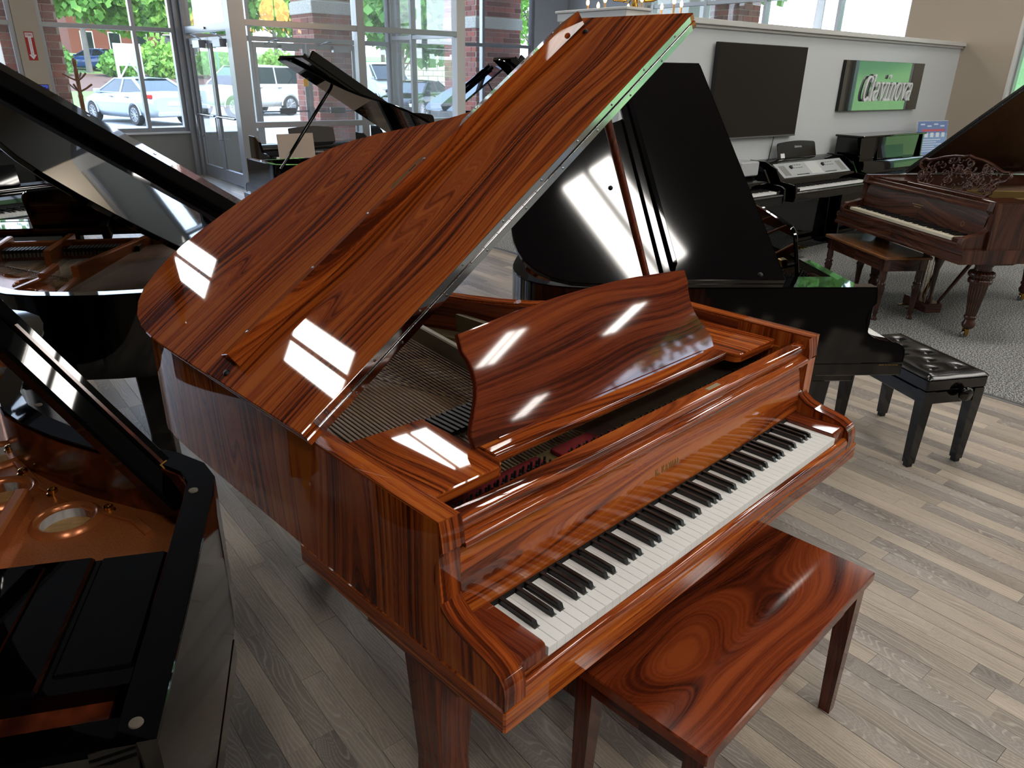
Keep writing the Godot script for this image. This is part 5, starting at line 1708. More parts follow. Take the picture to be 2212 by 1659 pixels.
	# carved brackets and legs
	for q in [[1.19, 0.33], [0.03, 0.33], [0.35, 1.5]]:
		var br := mb(Vector3.RIGHT)
		br.lathe([Vector2(0.0, 0.55), Vector2(0.085, 0.56), Vector2(0.12, 0.585), Vector2(0.16, 0.62), Vector2(0.17, 0.66)], 24)
		part(br.done(), "leg_bracket", M.antique, p, shift(q[0] - KX, 0, -q[1]))
		var lg := part(turned_leg(0.95), "leg", M.antique, p, shift(q[0] - KX, 0, -q[1]))
		caster(lg)
	# a scalloped apron along the treble side, outside the leg
	var ap := []
	for q in [[0.10, 0.66], [0.12, 0.62], [0.17, 0.60], [0.20, 0.575], [0.26, 0.56], [0.42, 0.56], [0.48, 0.575], [0.52, 0.60], [0.58, 0.605], [0.62, 0.63], [0.72, 0.66]]:
		ap.append(Vector2(q[0], q[1]))
	part(bar(ap, 1.30 - KX, 1.33 - KX, Vector3.UP, Vector2.ZERO, 30.0, 0.003), "carved_apron", M.antique, p)
	# lyre: two turned posts, a pedal box, rods and pedals
	for x in [-0.07, 0.07]:
		var lp := mb(Vector3.UP)
		lp.lathe([Vector2(0.0, 0.12), Vector2(0.022, 0.12), Vector2(0.024, 0.15), Vector2(0.014, 0.17), Vector2(0.018, 0.3), Vector2(0.022, 0.42), Vector2(0.032, 0.46), Vector2(0.018, 0.5), Vector2(0.03, 0.54), Vector2(0.026, 0.6), Vector2(0, 0.6)], 14)
		part(lp.done(), "lyre_post", M.antique, p, shift(x, 0, -0.38))
	for x in [-0.02, 0.02]:
		var rd := mb()
		rd.tube([Vector3(x, 0.12, -0.38), Vector3(x, 0.6, -0.38)], 0.003, 6)
		part(rd.done(), "pedal_rod", M.brass, p)
	part(box(Vector3(-0.14, 0.045, -0.45), Vector3(0.14, 0.12, -0.31), 0.006, Vector3.RIGHT), "pedal_box", M.antique, p)
	for x in [-1, 1]:
		var st := mb(Vector3.UP)
		st.tube([Vector3(x * 0.09, 0.11, -0.44), Vector3(x * 0.13, 0.36, -0.56), Vector3(x * 0.17, 0.6, -0.68)], [0.011, 0.016, 0.011], 8)
		part(st.done(), "lyre_brace", M.antique, p)
		part(box(Vector3(x * 0.05 - 0.014, 0.055, -0.32), Vector3(x * 0.05 + 0.014, 0.066, -0.21), 0.005), "pedal", M.brass, p)
	# bench
	var t := thing("piano_bench", "brown wooden bench with turned fluted legs in front of the antique piano", "bench", Vector3(2.865, 0, -5.80), deg_to_rad(-83.0))
	part(box(Vector3(-0.44, 0.475, -0.19), Vector3(0.44, 0.50, 0.19), 0.007, Vector3.RIGHT, Vector2(0.45, 0.2)), "seat_top", M.antique_seat, t)
	for z in [-1, 1]:
		part(box(Vector3(-0.40, 0.385, z * 0.155 - 0.01), Vector3(0.40, 0.475, z * 0.155 + 0.01), 0.002, Vector3.RIGHT), "apron", M.antique, t)
	for x in [-1, 1]:
		part(box(Vector3(x * 0.395 - 0.01, 0.385, -0.15), Vector3(x * 0.395 + 0.01, 0.475, 0.15), 0.002, Vector3.BACK), "apron", M.antique, t)
		for z in [-1, 1]:
			var b := mb(Vector3.UP)
			b.box(Vector3(-0.026, 0.385, -0.026), Vector3(0.026, 0.475, 0.026), 0.003)
			b.lathe([Vector2(0.0, 0.0), Vector2(0.02, 0.0), Vector2(0.022, 0.015), Vector2(0.015, 0.03), Vector2(0.014, 0.05), Vector2(0.019, 0.055), Vector2(0.017, 0.07), Vector2(0.024, 0.2), Vector2(0.029, 0.24), Vector2(0.033, 0.255), Vector2(0.025, 0.27), Vector2(0.032, 0.285), Vector2(0.022, 0.3), Vector2(0.027, 0.33), Vector2(0.024, 0.36), Vector2(0.026, 0.385)], 14)
			part(b.done(), "leg", M.antique, t, shift(x * 0.385, 0, z * 0.145))

# ---------------------------------------------------------------- partition with screen and sign
func build_partition() -> void:
	var rt := Transform3D(Basis(UU, Vector3.UP, -VV), Vector3.ZERO)
	var w := holder("wall_partition", self, rt)
	struct(w)
	part(box(Vector3(4.75, -0.02, -4.58), Vector3(10.85, 2.09, -4.45)), "panel", M.wall_blue, w)
	part(box(Vector3(4.57, -0.02, -5.05), Vector3(4.75, 2.07, -4.35)), "end_pier", M.wall_blue, w)
	# caps: a flat crown over a stepped moulding
	for q in [[Vector3(4.75, 2.09, -4.60), Vector3(10.85, 2.115, -4.425)], [Vector3(4.75, 2.115, -4.63), Vector3(10.85, 2.16, -4.395)], [Vector3(4.545, 2.07, -5.075), Vector3(4.775, 2.10, -4.325)], [Vector3(4.53, 2.10, -5.09), Vector3(4.79, 2.16, -4.31)], [Vector3(4.515, 2.16, -5.105), Vector3(4.805, 2.18, -4.295)]]:
		part(box(q[0], q[1], 0.004), "cap_moulding", M.trim, w)
	var bb := part(box(Vector3(4.75, 0.0, -4.45), Vector3(10.85, 0.12, -4.435), 0.004), "baseboard_partition", M.trim, self, rt)
	struct(bb)
	# television
	var t := thing("television", "large dark flat television hung on the pale partition wall", "television")
	t.transform = room(6.53, 1.575, 4.45)
	part(box(Vector3(-0.715, -0.413, 0.02), Vector3(0.715, 0.413, 0.055), 0.004), "body", M.black_matt, t)
	part(box(Vector3(-0.708, -0.397, 0.0548), Vector3(0.708, 0.407, 0.0562)), "screen", mat(Color(0.035, 0.036, 0.04), 0.09), t)
	part(box(Vector3(-0.715, -0.413, 0.055), Vector3(0.715, -0.398, 0.0575), 0.001), "bottom_bezel", M.alu_dark, t)
	part(box(Vector3(-0.25, -0.2, 0.0), Vector3(0.25, 0.2, 0.02)), "wall_bracket", M.black_matt, t)
	var c := mb()
	c.tube([Vector3(0.38, -0.41, 0.03), Vector3(0.385, -0.55, 0.012), Vector3(0.36, -0.75, 0.012), Vector3(0.33, -1.1, 0.012)], 0.004, 6)
	part(c.done(), "power_cord", M.black_matt, t)
	# mirror sign
	var s := thing("wall_sign", "mirrored rectangular sign with white italic script letters on the partition wall", "sign")
	s.transform = room(8.95, 1.64, 4.45)
	part(box(Vector3(-0.905, -0.255, 0.0), Vector3(0.905, 0.255, 0.04), 0.002), "sign_back", M.black_matt, s)
	part(box(Vector3(-0.903, -0.253, 0.0402), Vector3(0.903, 0.253, 0.042)), "mirror_face", mat(Color(0.55, 0.57, 0.57), 0.02, 1.0), s)
	var tm := text_mesh("Clavinova", 0.26, 0.02, "Droid Serif", true, 400)
	var tw := 1.12 / maxf(0.2, tm.get_aabb().size.x)
	part(tm, "lettering", M.white_print, s, Transform3D(Basis(Vector3(tw, 0, 0), Vector3(0.2, 1, 0), Vector3(0, 0, 1)), Vector3(0.08, -0.03, 0.065)))

# ---------------------------------------------------------------- digital pianos along the partition
func digital(label: String, u: float, v: float, turn: float, style: int) -> Node3D:
	var t := thing("digital_piano", label, "piano", uv3(u, 0, v), deg_to_rad(turn))
	var W := 0.725
	# sides: a leg, a foot and an arm
	for s in [-1, 1]:
		var x0: float = s * W - (0.03 if s > 0 else 0.0)
		var poly := [Vector2(0.10, 0.0), Vector2(0.12, 0.06), Vector2(0.38, 0.07), Vector2(0.40, 0.60), Vector2(-0.02, 0.62), Vector2(-0.03, 0.66), Vector2(-0.02, 0.755), Vector2(0.02, 0.775), Vector2(0.15, 0.79), Vector2(0.22, 0.90), Vector2(0.34, 0.955), Vector2(0.52, 0.96), Vector2(0.52, 0.0)]
		if style == 2: poly = [Vector2(0.10, 0.0), Vector2(0.12, 0.06), Vector2(0.30, 0.07), Vector2(0.32, 0.60), Vector2(-0.02, 0.62), Vector2(-0.03, 0.66), Vector2(-0.02, 0.755), Vector2(0.15, 0.79), Vector2(0.2, 0.85), Vector2(0.22, 1.13), Vector2(0.50, 1.13), Vector2(0.50, 0.0)]
		part(bar(poly, x0, x0 + 0.03, Vector3.RIGHT, Vector2.ZERO, 20.0, 0.003), "side_panel", M.black, t)
	part(box(Vector3(-W + 0.03, 0.62, -0.5), Vector3(W - 0.03, 0.69, 0.02), 0.006), "key_bed", M.black_side, t)
	part(box(Vector3(-W + 0.03, 0.69, -0.02), Vector3(W - 0.03, 0.708, 0.022), 0.004), "key_slip", M.steel, t)
	for s in [-1, 1]:
		part(box(Vector3(minf(s * 0.613, s * (W - 0.03)), 0.69, -0.155), Vector3(maxf(s * 0.613, s * (W - 0.03)), 0.74, 0.0), 0.004), "key_block", M.black, t)
	keyboard(t, false)
	part(box(Vector3(-W + 0.03, 0.03, -0.47), Vector3(W - 0.03, 0.62, -0.45)), "back_panel", M.black_satin, t)
	part(box(Vector3(-W + 0.03, 0.03, -0.40), Vector3(W - 0.03, 0.10, -0.30), 0.006), "pedal_bar", M.black_side, t)
	for x in [-0.06, 0.0, 0.06]:
		part(box(Vector3(x - 0.012, 0.045, -0.32), Vector3(x + 0.012, 0.056, -0.2), 0.004), "pedal", M.brass, t)
	if style == 1:
		# sloping control panel
		var pr := [Vector2(0.155, 0.742), Vector2(0.165, 0.80), Vector2(0.34, 0.935), Vector2(0.50, 0.955), Vector2(0.50, 0.70), Vector2(0.155, 0.70)]
		part(bar(pr, -W + 0.03, W - 0.03), "panel_body", M.black, t)
		var pan := holder("control_panel", t, Transform3D(Basis.from_euler(Vector3(deg_to_rad(-52.3), 0, 0)), Vector3(0, 0.868, -0.2545)))
		part(box(Vector3(-0.62, -0.095, 0.0), Vector3(0.62, 0.095, 0.004), 0.002), "fascia", mat(Color(0.72, 0.74, 0.75), 0.35, 0.2), pan)
		part(box(Vector3(-0.10, -0.075, 0.004), Vector3(0.12, 0.08, 0.006)), "display", mat(Color(0.78, 0.80, 0.80), 0.1), pan)
		for s in [-1, 1]:
			part(box(Vector3(s * 0.52 - 0.05, -0.07, 0.004), Vector3(s * 0.52 + 0.05, 0.06, 0.006)), "grille", M.wall_grey, pan)
			var kn := mb()
			kn.lathe([Vector2(0.022, 0), Vector2(0.02, 0.012), Vector2(0, 0.013)], 14)
			part(kn.done(), "dial", M.black_matt, pan, Transform3D(Basis.from_euler(Vector3(PI / 2, 0, 0)), Vector3(-0.38 if s < 0 else 0.2, 0.03, 0.004)))
			for k in 8:
				part(cbox(Vector3(0.02, 0.008, 0.004)), "button", M.black_matt, pan, shift((-0.36 if s < 0 else 0.16) + k * 0.028, -0.07, 0.005))
			for k in 8:
				part(cbox(Vector3(0.026, 0.006, 0.004)), "button", M.alu_dark, pan, shift((-0.33 if s < 0 else 0.25) + (k % 4) * 0.045, 0.02 + 0.035 * (k / 4), 0.005))
		var d := standing_desk(t, -0.33, 0.36, 0.15, 0.015, 0.45, 0.957, 16.0, mat(Color(0.03, 0.032, 0.034), 0.25), 0.03)
		part(text_mesh("Clavinova", 0.02, 0.001, "Droid Serif", true), "desk_lettering", M.white_print, d, shift(0.03, 0.105, 0.001))
		part(box(Vector3(-0.3, 0.0, 0.0), Vector3(-0.23, 0.045, 0.002)), "price_card", M.paper, d)
	elif style == 2:
		part(box(Vector3(-W - 0.01, 1.13, -0.52), Vector3(W + 0.01, 1.15, -0.19), 0.005), "top_board", M.black, t)
		part(box(Vector3(-W + 0.03, 0.80, -0.26), Vector3(W - 0.03, 1.13, -0.24)), "upper_panel", M.black, t)
		var pr := [Vector2(0.155, 0.742), Vector2(0.158, 0.86), Vector2(0.17, 0.89), Vector2(0.26, 0.89), Vector2(0.26, 0.70), Vector2(0.155, 0.70)]
		part(bar(pr, -W + 0.03, W - 0.03, Vector3.RIGHT, Vector2.ZERO, 50.0), "fallboard", mat(Color(0.02, 0.02, 0.02), 0.03), t)
		var d := standing_desk(t, -0.30, 0.30, 0.21, 0.0, 0.215, 0.892, 10.0, M.black, 0.008)
		part(box(Vector3(-0.28, 0.0, 0.0), Vector3(0.28, 0.008, 0.03), 0.002), "desk_ledge", M.black, d)
	else:
		var pr := [Vector2(0.155, 0.742), Vector2(0.16, 0.80), Vector2(0.26, 0.86), Vector2(0.45, 0.86), Vector2(0.45, 0.70), Vector2(0.155, 0.70)]
		part(bar(pr, -W + 0.03, W - 0.03), "panel_body", M.black, t)
	return t

func build_digital_pianos() -> void:
	digital("black digital piano with grey control panel and dark music desk under the television", 7.235, 3.87, ROOM, 1)
	digital("tall black digital piano with polished cabinet below the mirrored script sign", 8.775, 3.87, ROOM, 2)
	var low := digital("low black digital piano mostly hidden behind the raised black lid", 5.62, 3.87, ROOM, 3)
	part(box(Vector3(0.30, 0.862, -0.42), Vector3(0.58, 0.99, -0.2), 0.01), "display_box", mat(Color(0.7, 0.71, 0.72), 0.4), low)
	var cb := thing("side_cabinet", "low black cabinet in the corner carrying a bright blue poster", "cabinet")
	cb.transform = room(10.17, 0, 4.43)
	part(box(Vector3(-0.6, 0.05, 0.0), Vector3(0.6, 0.835, 0.42), 0.004), "body", M.black_satin, cb)
	part(box(Vector3(-0.62, 0.835, 0.0), Vector3(0.62, 0.86, 0.44), 0.004), "top_board", M.black, cb)
	part(box(Vector3(-0.57, 0.0, 0.03), Vector3(0.57, 0.05, 0.39)), "plinth", M.black_matt, cb)
	for s in [-1, 1]:
		var dr := part(box(Vector3(s * 0.3 - 0.285, 0.07, 0.42), Vector3(s * 0.3 + 0.285, 0.82, 0.435), 0.003), "door", M.black_satin, cb)
		part(cbox(Vector3(0.012, 0.1, 0.02), 0.004), "handle", M.steel, dr, shift(s * 0.06, 0.5, 0.445))
	# poster board in the corner
	var im := Image.create(128, 192, false, Image.FORMAT_RGB8)
	im.fill(Color(0.55, 0.66, 0.85))
	im.fill_rect(Rect2i(0, 0, 128, 70), Color(0.42, 0.5, 0.72))
	im.fill_rect(Rect2i(18, 46, 100, 12), Color(0.82, 0.3, 0.36))
	for k in 5: im.fill_rect(Rect2i(8 + k * 24, 66, 14, 26), Color(0.92, 0.95, 0.98))
	for k in 6: im.fill_rect(Rect2i(12 + (k % 3) * 6, 104 + k * 13, 90 - (k % 2) * 24, 5), Color(0.88, 0.92, 1.0))
	for k in 4: im.fill_rect(Rect2i(12 + k * 28, 14 + (k % 2) * 10, 18, 8), Color(0.86, 0.9, 0.98))
	var ps := thing("poster", "bright blue printed poster board standing in the corner by the partition", "poster")
	ps.transform = room(9.98, 0.862, 4.17) * Transform3D(Basis.from_euler(Vector3(deg_to_rad(-8), deg_to_rad(-10), 0)), Vector3.ZERO)
	part(box(Vector3(-0.3, 0.0, -0.01), Vector3(0.3, 0.4, 0.0)), "board", M.paper, ps)
	var q := QuadMesh.new()
	q.size = Vector2(0.59, 0.39)
	var pm := tex_mat(ImageTexture.create_from_image(im), Vector2(1, 1), 0.3)
	part(q, "print", pm, ps, shift(0, 0.2, 0.002))
	# an upright one far left behind the black piano
	var up := digital("dark upright piano with white keys, glimpsed behind the black piano at the left edge", 0.70, 6.0, ROOM + 20.0, 2)
	up.position = Vector3(-3.55, 0, -5.05)

# ---------------------------------------------------------------- pianos near the entrance
func plain_grand(label: String, at: Vector3, turn: float, angle: float) -> Node3D:
	var p := black_grand(label, at, turn, RIM, 1.0, M.black_side, M.black, M.black_satin)
	grand_legs(p, M.black_side, 1.4)
	var rp := plan(RIM)
	part(box(Vector3(-0.0735 - KX, 0.88, -0.226), Vector3(1.321 - KX, 0.962, -0.17), 0.006), "stretcher", M.black, p)
	part(bar([Vector2(0.145, 0.742), Vector2(0.15, 0.9), Vector2(0.155, 0.925), Vector2(0.185, 0.93), Vector2(0.185, 0.742)], -0.0705 - KX, 1.2965 - KX), "fallboard", M.black, p)
	keyboard(p, false)
	piano_inside(p, rp, M.plate_gold, false)
	var lid := make_lid(p, lid_outline(rp, 0.55), deg_to_rad(angle), 0.55, M.black, M.black, 0.985, true, null)
	part(box(Vector3(0.05, 0.0405, -0.985), Vector3(1.45, 0.12, -0.962), 0.003), "flap_rail", M.black, lid)
	var pr := mb()
	pr.tube([Vector3(1.33 - KX, 0.95, -0.80), Vector3(-0.128 + 1.12 * cos(deg_to_rad(angle)) - KX, 0.985 + 1.12 * sin(deg_to_rad(angle)), -0.78)], 0.014, 8)
	part(pr.done(), "lid_prop", M.black, p)
	return p

func build_far_pianos() -> void:
	plain_grand("black grand piano near the glass entrance with its lid slanting up to the left", Vector3(-1.85, 0, -7.2), 219.0, 31.0)
	plain_grand("black grand piano seen beyond the white post, lid slanting up to the right", uv3(9.25, 0, 11.9), 39.0, 33.0)
	plain_grand("black grand piano whose dark raised lid peeks out over the rosewood lid", uv3(6.6, 0, 8.6), 219.0, 35.0)
	var t := digital("black console piano with arched music desk in front of the entrance glass", 4.05, 8.72, ROOM, 3)
	standing_desk(t, -0.27, 0.33, 0.18, 0.02, 0.36, 0.86, 14.0, M.black_matt, 0.015)
	part(text_mesh("YAMAHA", 0.022, 0.001, "Droid Sans"), "lettering", M.silver_print, t, Transform3D(Basis.from_euler(Vector3(deg_to_rad(-5), 0, 0)), Vector3(0.0, 0.77, -0.155)))
	t = digital("black console piano with rounded music desk by the white lobby post", 6.3, 9.84, ROOM, 3)
	standing_desk(t, -0.33, 0.33, 0.24, 0.03, 0.36, 0.86, 14.0, M.black, 0.05)
	var b := thing("display_board", "plain tan board leaning in front of the console piano near the entrance", "board")
	b.transform = room(3.62, 0.0, 8.45) * Transform3D(Basis.from_euler(Vector3(deg_to_rad(-5), deg_to_rad(6), 0)), Vector3.ZERO)
	part(box(Vector3(-0.23, 0.0, -0.006), Vector3(0.23, 1.02, 0.006), 0.001), "panel", mat(Color(0.66, 0.61, 0.56), 0.6), b)
	part(box(Vector3(-0.02, 0.0, -0.22), Vector3(0.02, 0.6, -0.2)), "easel_leg", M.black_matt, b, Transform3D(Basis.from_euler(Vector3(deg_to_rad(18), 0, 0)), Vector3.ZERO))

# ---------------------------------------------------------------- signs, coat stand, chandelier
func build_small_things() -> void:
	# fire extinguisher sign on the column
	var f := thing("fire_sign", "red fire extinguisher sign with white arrow on the tan column", "sign")
	f.transform = room(1.845, 1.948, 13.578)
	part(box(Vector3(-0.058, -0.19, 0), Vector3(0.058, 0.19, 0.003)), "plate", M.red_sign, f)
	part(box(Vector3(-0.048, 0.115, 0.003), Vector3(0.048, 0.175, 0.0042)), "word_panel", M.white_print, f)
	part(text_mesh("FIRE", 0.034, 0.0008, "Droid Sans", false, 800), "word", M.red_sign, f, Transform3D(Basis.from_scale(Vector3(0.8, 1, 1)), Vector3(0, 0.145, 0.0046)))
	var a := mb()
	a.xf = Transform3D(Basis(Vector3(1, 0, 0), Vector3(0, 0, 1), Vector3(0, 1, 0)), Vector3.ZERO)
	a.prism([Vector2(-0.02, 0.115), Vector2(0.02, 0.115), Vector2(0.02, -0.115), Vector2(0.048, -0.115), Vector2(0.0, -0.18), Vector2(-0.048, -0.115), Vector2(-0.02, -0.115)], 0.003, 0.0042)
	part(a.done(), "arrow", M.white_print, f)
	var word := "EXTINGUISHER"
	for i in word.length():
		part(text_mesh(word[i], 0.014, 0.0008, "Droid Sans", false, 800), "letter", M.red_sign, f, shift(0, 0.098 - i * 0.0205, 0.0046))
	# blue mountain print
	var im := Image.create(96, 64, false, Image.FORMAT_RGB8)
	var n := noise(3, 0.05, 3)
	for y in 64:
		for x in 96:
			var ridge := 20.0 + n.get_noise_1d(x) * 16.0
			var ridge2 := 40.0 + n.get_noise_1d(x + 300.0) * 10.0
			im.set_pixel(x, y, Color(0.35, 0.45, 0.95) if y < ridge else (Color(0.12, 0.2, 0.6) if y < ridge2 else Color(0.03, 0.06, 0.16)))
	var pc := thing("wall_picture", "small blue mountain picture on the tan column below the fire sign", "picture")
	pc.transform = room(1.855, 1.36, 13.578)
	part(box(Vector3(-0.105, -0.07, 0), Vector3(0.105, 0.07, 0.012), 0.001), "frame", M.black_matt, pc)
	var q := QuadMesh.new()
	q.size = Vector2(0.196, 0.126)
	part(q, "print", tex_mat(ImageTexture.create_from_image(im), Vector2(1, 1), 0.3), pc, shift(0, 0, 0.0125))
	# coat stand
	var c := thing("coat_stand", "slim brown wooden coat stand before the window by the brick pier", "coat stand", uv3(2.13, 0, 12.25))
	var wood := mat(Color(0.42, 0.27, 0.15), 0.4)
	var b := mb()
	b.lathe([Vector2(0, 0.1), Vector2(0.024, 0.1), Vector2(0.028, 0.5), Vector2(0.03, 0.95), Vector2(0.034, 1.0), Vector2(0.03, 1.03), Vector2(0.03, 1.28), Vector2(0.035, 1.31), Vector2(0.028, 1.33), Vector2(0.028, 1.6), Vector2(0.032, 1.64), Vector2(0.02, 1.67), Vector2(0.026, 1.70), Vector2(0.03, 1.73), Vector2(0.026, 1.77), Vector2(0.012, 1.79), Vector2(0, 1.79)], 14)
	part(b.done(), "pole", wood, c)
	for k in 6:
		var an := k * PI / 3 + 0.35
		var y := 1.5 if k % 2 == 0 else 1.36
		var m := mb()
		m.tube([Vector3(0, y, 0), Vector3(cos(an) * 0.09, y + 0.045, sin(an) * 0.09), Vector3(cos(an) * 0.17, y + 0.1, sin(an) * 0.17)], [0.012, 0.012, 0.014], 7)
		part(m.done(), "peg", wood, c)
	for k in 4:
		var an := k * PI / 2 + 0.3
		var m := mb()
		m.tube([Vector3(0, 0.3, 0), Vector3(cos(an) * 0.14, 0.14, sin(an) * 0.14), Vector3(cos(an) * 0.26, 0.014, sin(an) * 0.26)], 0.014, 7)
		part(m.done(), "foot", wood, c)
	# chandelier behind the partition
	var ch := thing("chandelier", "candle chandelier with glowing bulbs behind the partition wall", "chandelier", uv3(6.75, 2.35, 6.3))
	var st := mb()
	st.lathe([Vector2(0, -0.05), Vector2(0.03, -0.03), Vector2(0.05, 0.05), Vector2(0.02, 0.12), Vector2(0.035, 0.3), Vector2(0.015, 0.4), Vector2(0.01, 3.0), Vector2(0, 3.0)], 12)
	part(st.done(), "stem", M.brass, ch)
	for ring in 2:
		for k in 8:
			var an := TAU * (k + 0.5 * ring) / 8
			var R := 0.52 if ring == 0 else 0.3
			var y0 := -0.06 if ring == 0 else 0.16
			var d := Vector3(cos(an), 0, sin(an))
			var m := mb()
			m.tube([Vector3(0, y0 + 0.06, 0), d * R * 0.4 + Vector3(0, y0 - 0.05, 0), d * R * 0.8 + Vector3(0, y0 - 0.04, 0), d * R + Vector3(0, y0 + 0.02, 0)], 0.008, 6)
			var arm := part(m.done(), "arm", M.brass, ch)
			var cd := mb()
			cd.lathe([Vector2(0, 0), Vector2(0.035, 0.004), Vector2(0.012, 0.012), Vector2(0.011, 0.1), Vector2(0, 0.1)], 10)
			part(cd.done(), "candle_tube", mat(Color(0.85, 0.7, 0.5), 0.5), arm, Transform3D(Basis(), d * R + Vector3(0, y0 + 0.02, 0)))
			var bl := mb()
			bl.lathe([Vector2(0, 0), Vector2(0.012, 0.004), Vector2(0.019, 0.022), Vector2(0.016, 0.042), Vector2(0.006, 0.064), Vector2(0, 0.07)], 10)
			part(bl.done(), "bulb", M.bulb, arm, Transform3D(Basis(), d * R + Vector3(0, y0 + 0.12, 0)))
	var om := OmniLight3D.new()
	om.name = "chandelier_glow"
	om.light_color = Color(1.0, 0.72, 0.42)
	om.light_energy = 0.9
	om.light_size = 0.3
	om.omni_range = 20.0
	om.omni_attenuation = 2.0
	om.shadow_enabled = true
	om.position = Vector3(0, 0.45, 0)
	ch.add_child(om)

# ---------------------------------------------------------------- outside: piers, car park, bank, trees, cars
func brick_pier(label: String, u0: float, u1: float, v0: float, v1: float, y1: float, band_y: float, lo_y := 0.0, faces := 3, first := 0.9) -> void:
	var t := thing("brick_pier", label, "pier")
	t.transform = Transform3D(Basis(UU, Vector3.UP, -VV), Vector3.ZERO)
	part(box(Vector3(u0 + 0.006, -0.3, -v1 + 0.006), Vector3(u1 - 0.006, y1, -v0 - 0.006)), "mortar_core", M.mortar, t)
	var ch := 0.1016
	var bl := 0.305
	var full := cbox(Vector3(bl - 0.012, ch - 0.011, 0.05), 0.003, Vector3.RIGHT)
	var half := cbox(Vector3(bl / 2 - 0.012, ch - 0.011, 0.05), 0.003, Vector3.RIGHT)
	var sides := []
	if faces & 1: sides.append([u1 - u0, Transform3D(Basis(), Vector3(u0, 0, -v0))])
	if faces & 2: sides.append([v1 - v0, Transform3D(Basis.from_euler(Vector3(0, -PI / 2, 0)), Vector3(u0, 0, -v1))])
	if faces & 4: sides.append([v1 - v0, Transform3D(Basis.from_euler(Vector3(0, PI / 2, 0)), Vector3(u1, 0, -v0))])
	var r := RandomNumberGenerator.new()
	r.seed = int(u0 * 100)
	for s in sides:
		var y := lo_y
		var row := 0
		while y < y1 - ch:
			if band_y > 0 and y > band_y - ch * 0.5 and y < band_y + ch * 1.4:
				y += ch
				row += 1
				continue
			var x := 0.0
			if row % 2: x = -bl / 2
			while x < s[0] - 0.02:
				var a := maxf(x, 0.0)
				var b: float = minf(x + bl, s[0])
				if b - a > 0.25: part(full, "brick", M.bricks[r.randi() % 3], t, s[1] * shift((a + b) / 2, y + ch / 2, -0.022 + r.randf() * 0.003))
				elif b - a > 0.08: part(half, "brick", M.bricks[r.randi() % 3], t, s[1] * Transform3D(Basis.from_scale(Vector3((b - a) / (bl / 2), 1, 1)), Vector3((a + b) / 2, y + ch / 2, -0.022)))
				x += bl
			y += ch
			row += 1
	if band_y > 0:
		part(box(Vector3(u0 - 0.03, band_y - 0.02, -v1), Vector3(u1 + 0.03, band_y + 0.20, -v0 + 0.03), 0.012), "stone_band", M.stone, t)

func strip_mesh(u0: float, u1: float, prof: Array) -> ArrayMesh:        # prof: Vector2(v, y)
	var b := mb(Vector3.RIGHT)
	for i in prof.size() - 1:
		b.flat(Vector3(u0, prof[i].y, -prof[i].x), Vector3(u1, prof[i].y, -prof[i].x), Vector3(u1, prof[i + 1].y, -prof[i + 1].x), Vector3(u0, prof[i + 1].y, -prof[i + 1].x), Vector3.UP)
	return b.done()

func leaves(count: int, sd: int, blobs: Array, size: float) -> MultiMesh:
	var m := mb()
	var s := 1.0
	m.quad(Vector3(-0.5, 0, 0), Vector3(0, 0.12, -0.5), Vector3(0.5, 0, 0), Vector3(0, 0.12, 0.5), Vector3.UP, Vector3.UP, Vector3.UP, Vector3.UP)
	var mm := MultiMesh.new()
	mm.transform_format = MultiMesh.TRANSFORM_3D
	mm.mesh = m.done()
	mm.instance_count = count
	var r := RandomNumberGenerator.new()
	r.seed = sd
	for i in count:
		var q = blobs[r.randi() % blobs.size()]
		var d := Vector3(r.randfn(), r.randfn(), r.randfn()).normalized() * pow(r.randf(), 0.4)
		var at: Vector3 = q[0] + d * q[1]
		var bs := Basis.from_euler(Vector3(r.randf() * TAU, r.randf() * TAU, r.randf() * TAU)).scaled(Vector3.ONE * size * r.randf_range(0.6, 1.3) * s)
		mm.set_instance_transform(i, Transform3D(bs, at))
	return mm

func tree(label: String, u: float, v: float, y: float, h: float, spread: float, count: int, sd: int, tone: int, trunk := 0.16, group := "trees beyond the car park") -> void:
	var t := thing("tree", label, "tree", uv3(u, y, v), sd * 0.7, group)
	var r := RandomNumberGenerator.new()
	r.seed = sd
	var b := mb(Vector3.UP)
	b.tube([Vector3(0, -0.3, 0), Vector3(0.05, h * 0.22, 0.02), Vector3(0.02, h * 0.5, 0.05), Vector3(0, h * 0.8, 0)], [trunk, trunk * 0.8, trunk * 0.5, trunk * 0.2], 8)
	var blobs := []
	for k in 14:
		var a := r.randf() * TAU
		var f := r.randf()
		var R := spread * (0.3 + 0.6 * r.randf())
		var c := Vector3(cos(a) * R, h * lerpf(0.30, 0.92, f), sin(a) * R * 0.9)
		blobs.append([c, Vector3(spread * 0.5, h * 0.13, spread * 0.5)])
		b.tube([Vector3(0.02, h * lerpf(0.2, 0.5, f), 0.02), c * Vector3(0.5, 0.93, 0.5), c], [trunk * 0.35, trunk * 0.2, 0.02], 5)
	part(b.done(), "trunk", M.bark, t)
	var o := MultiMeshInstance3D.new()
	o.name = "foliage"
	o.multimesh = leaves(count * 2, sd, blobs, 0.46)
	o.material_override = M["leaf%d" % tone]
	o.set_meta("kind", "stuff")
	t.add_child(o)

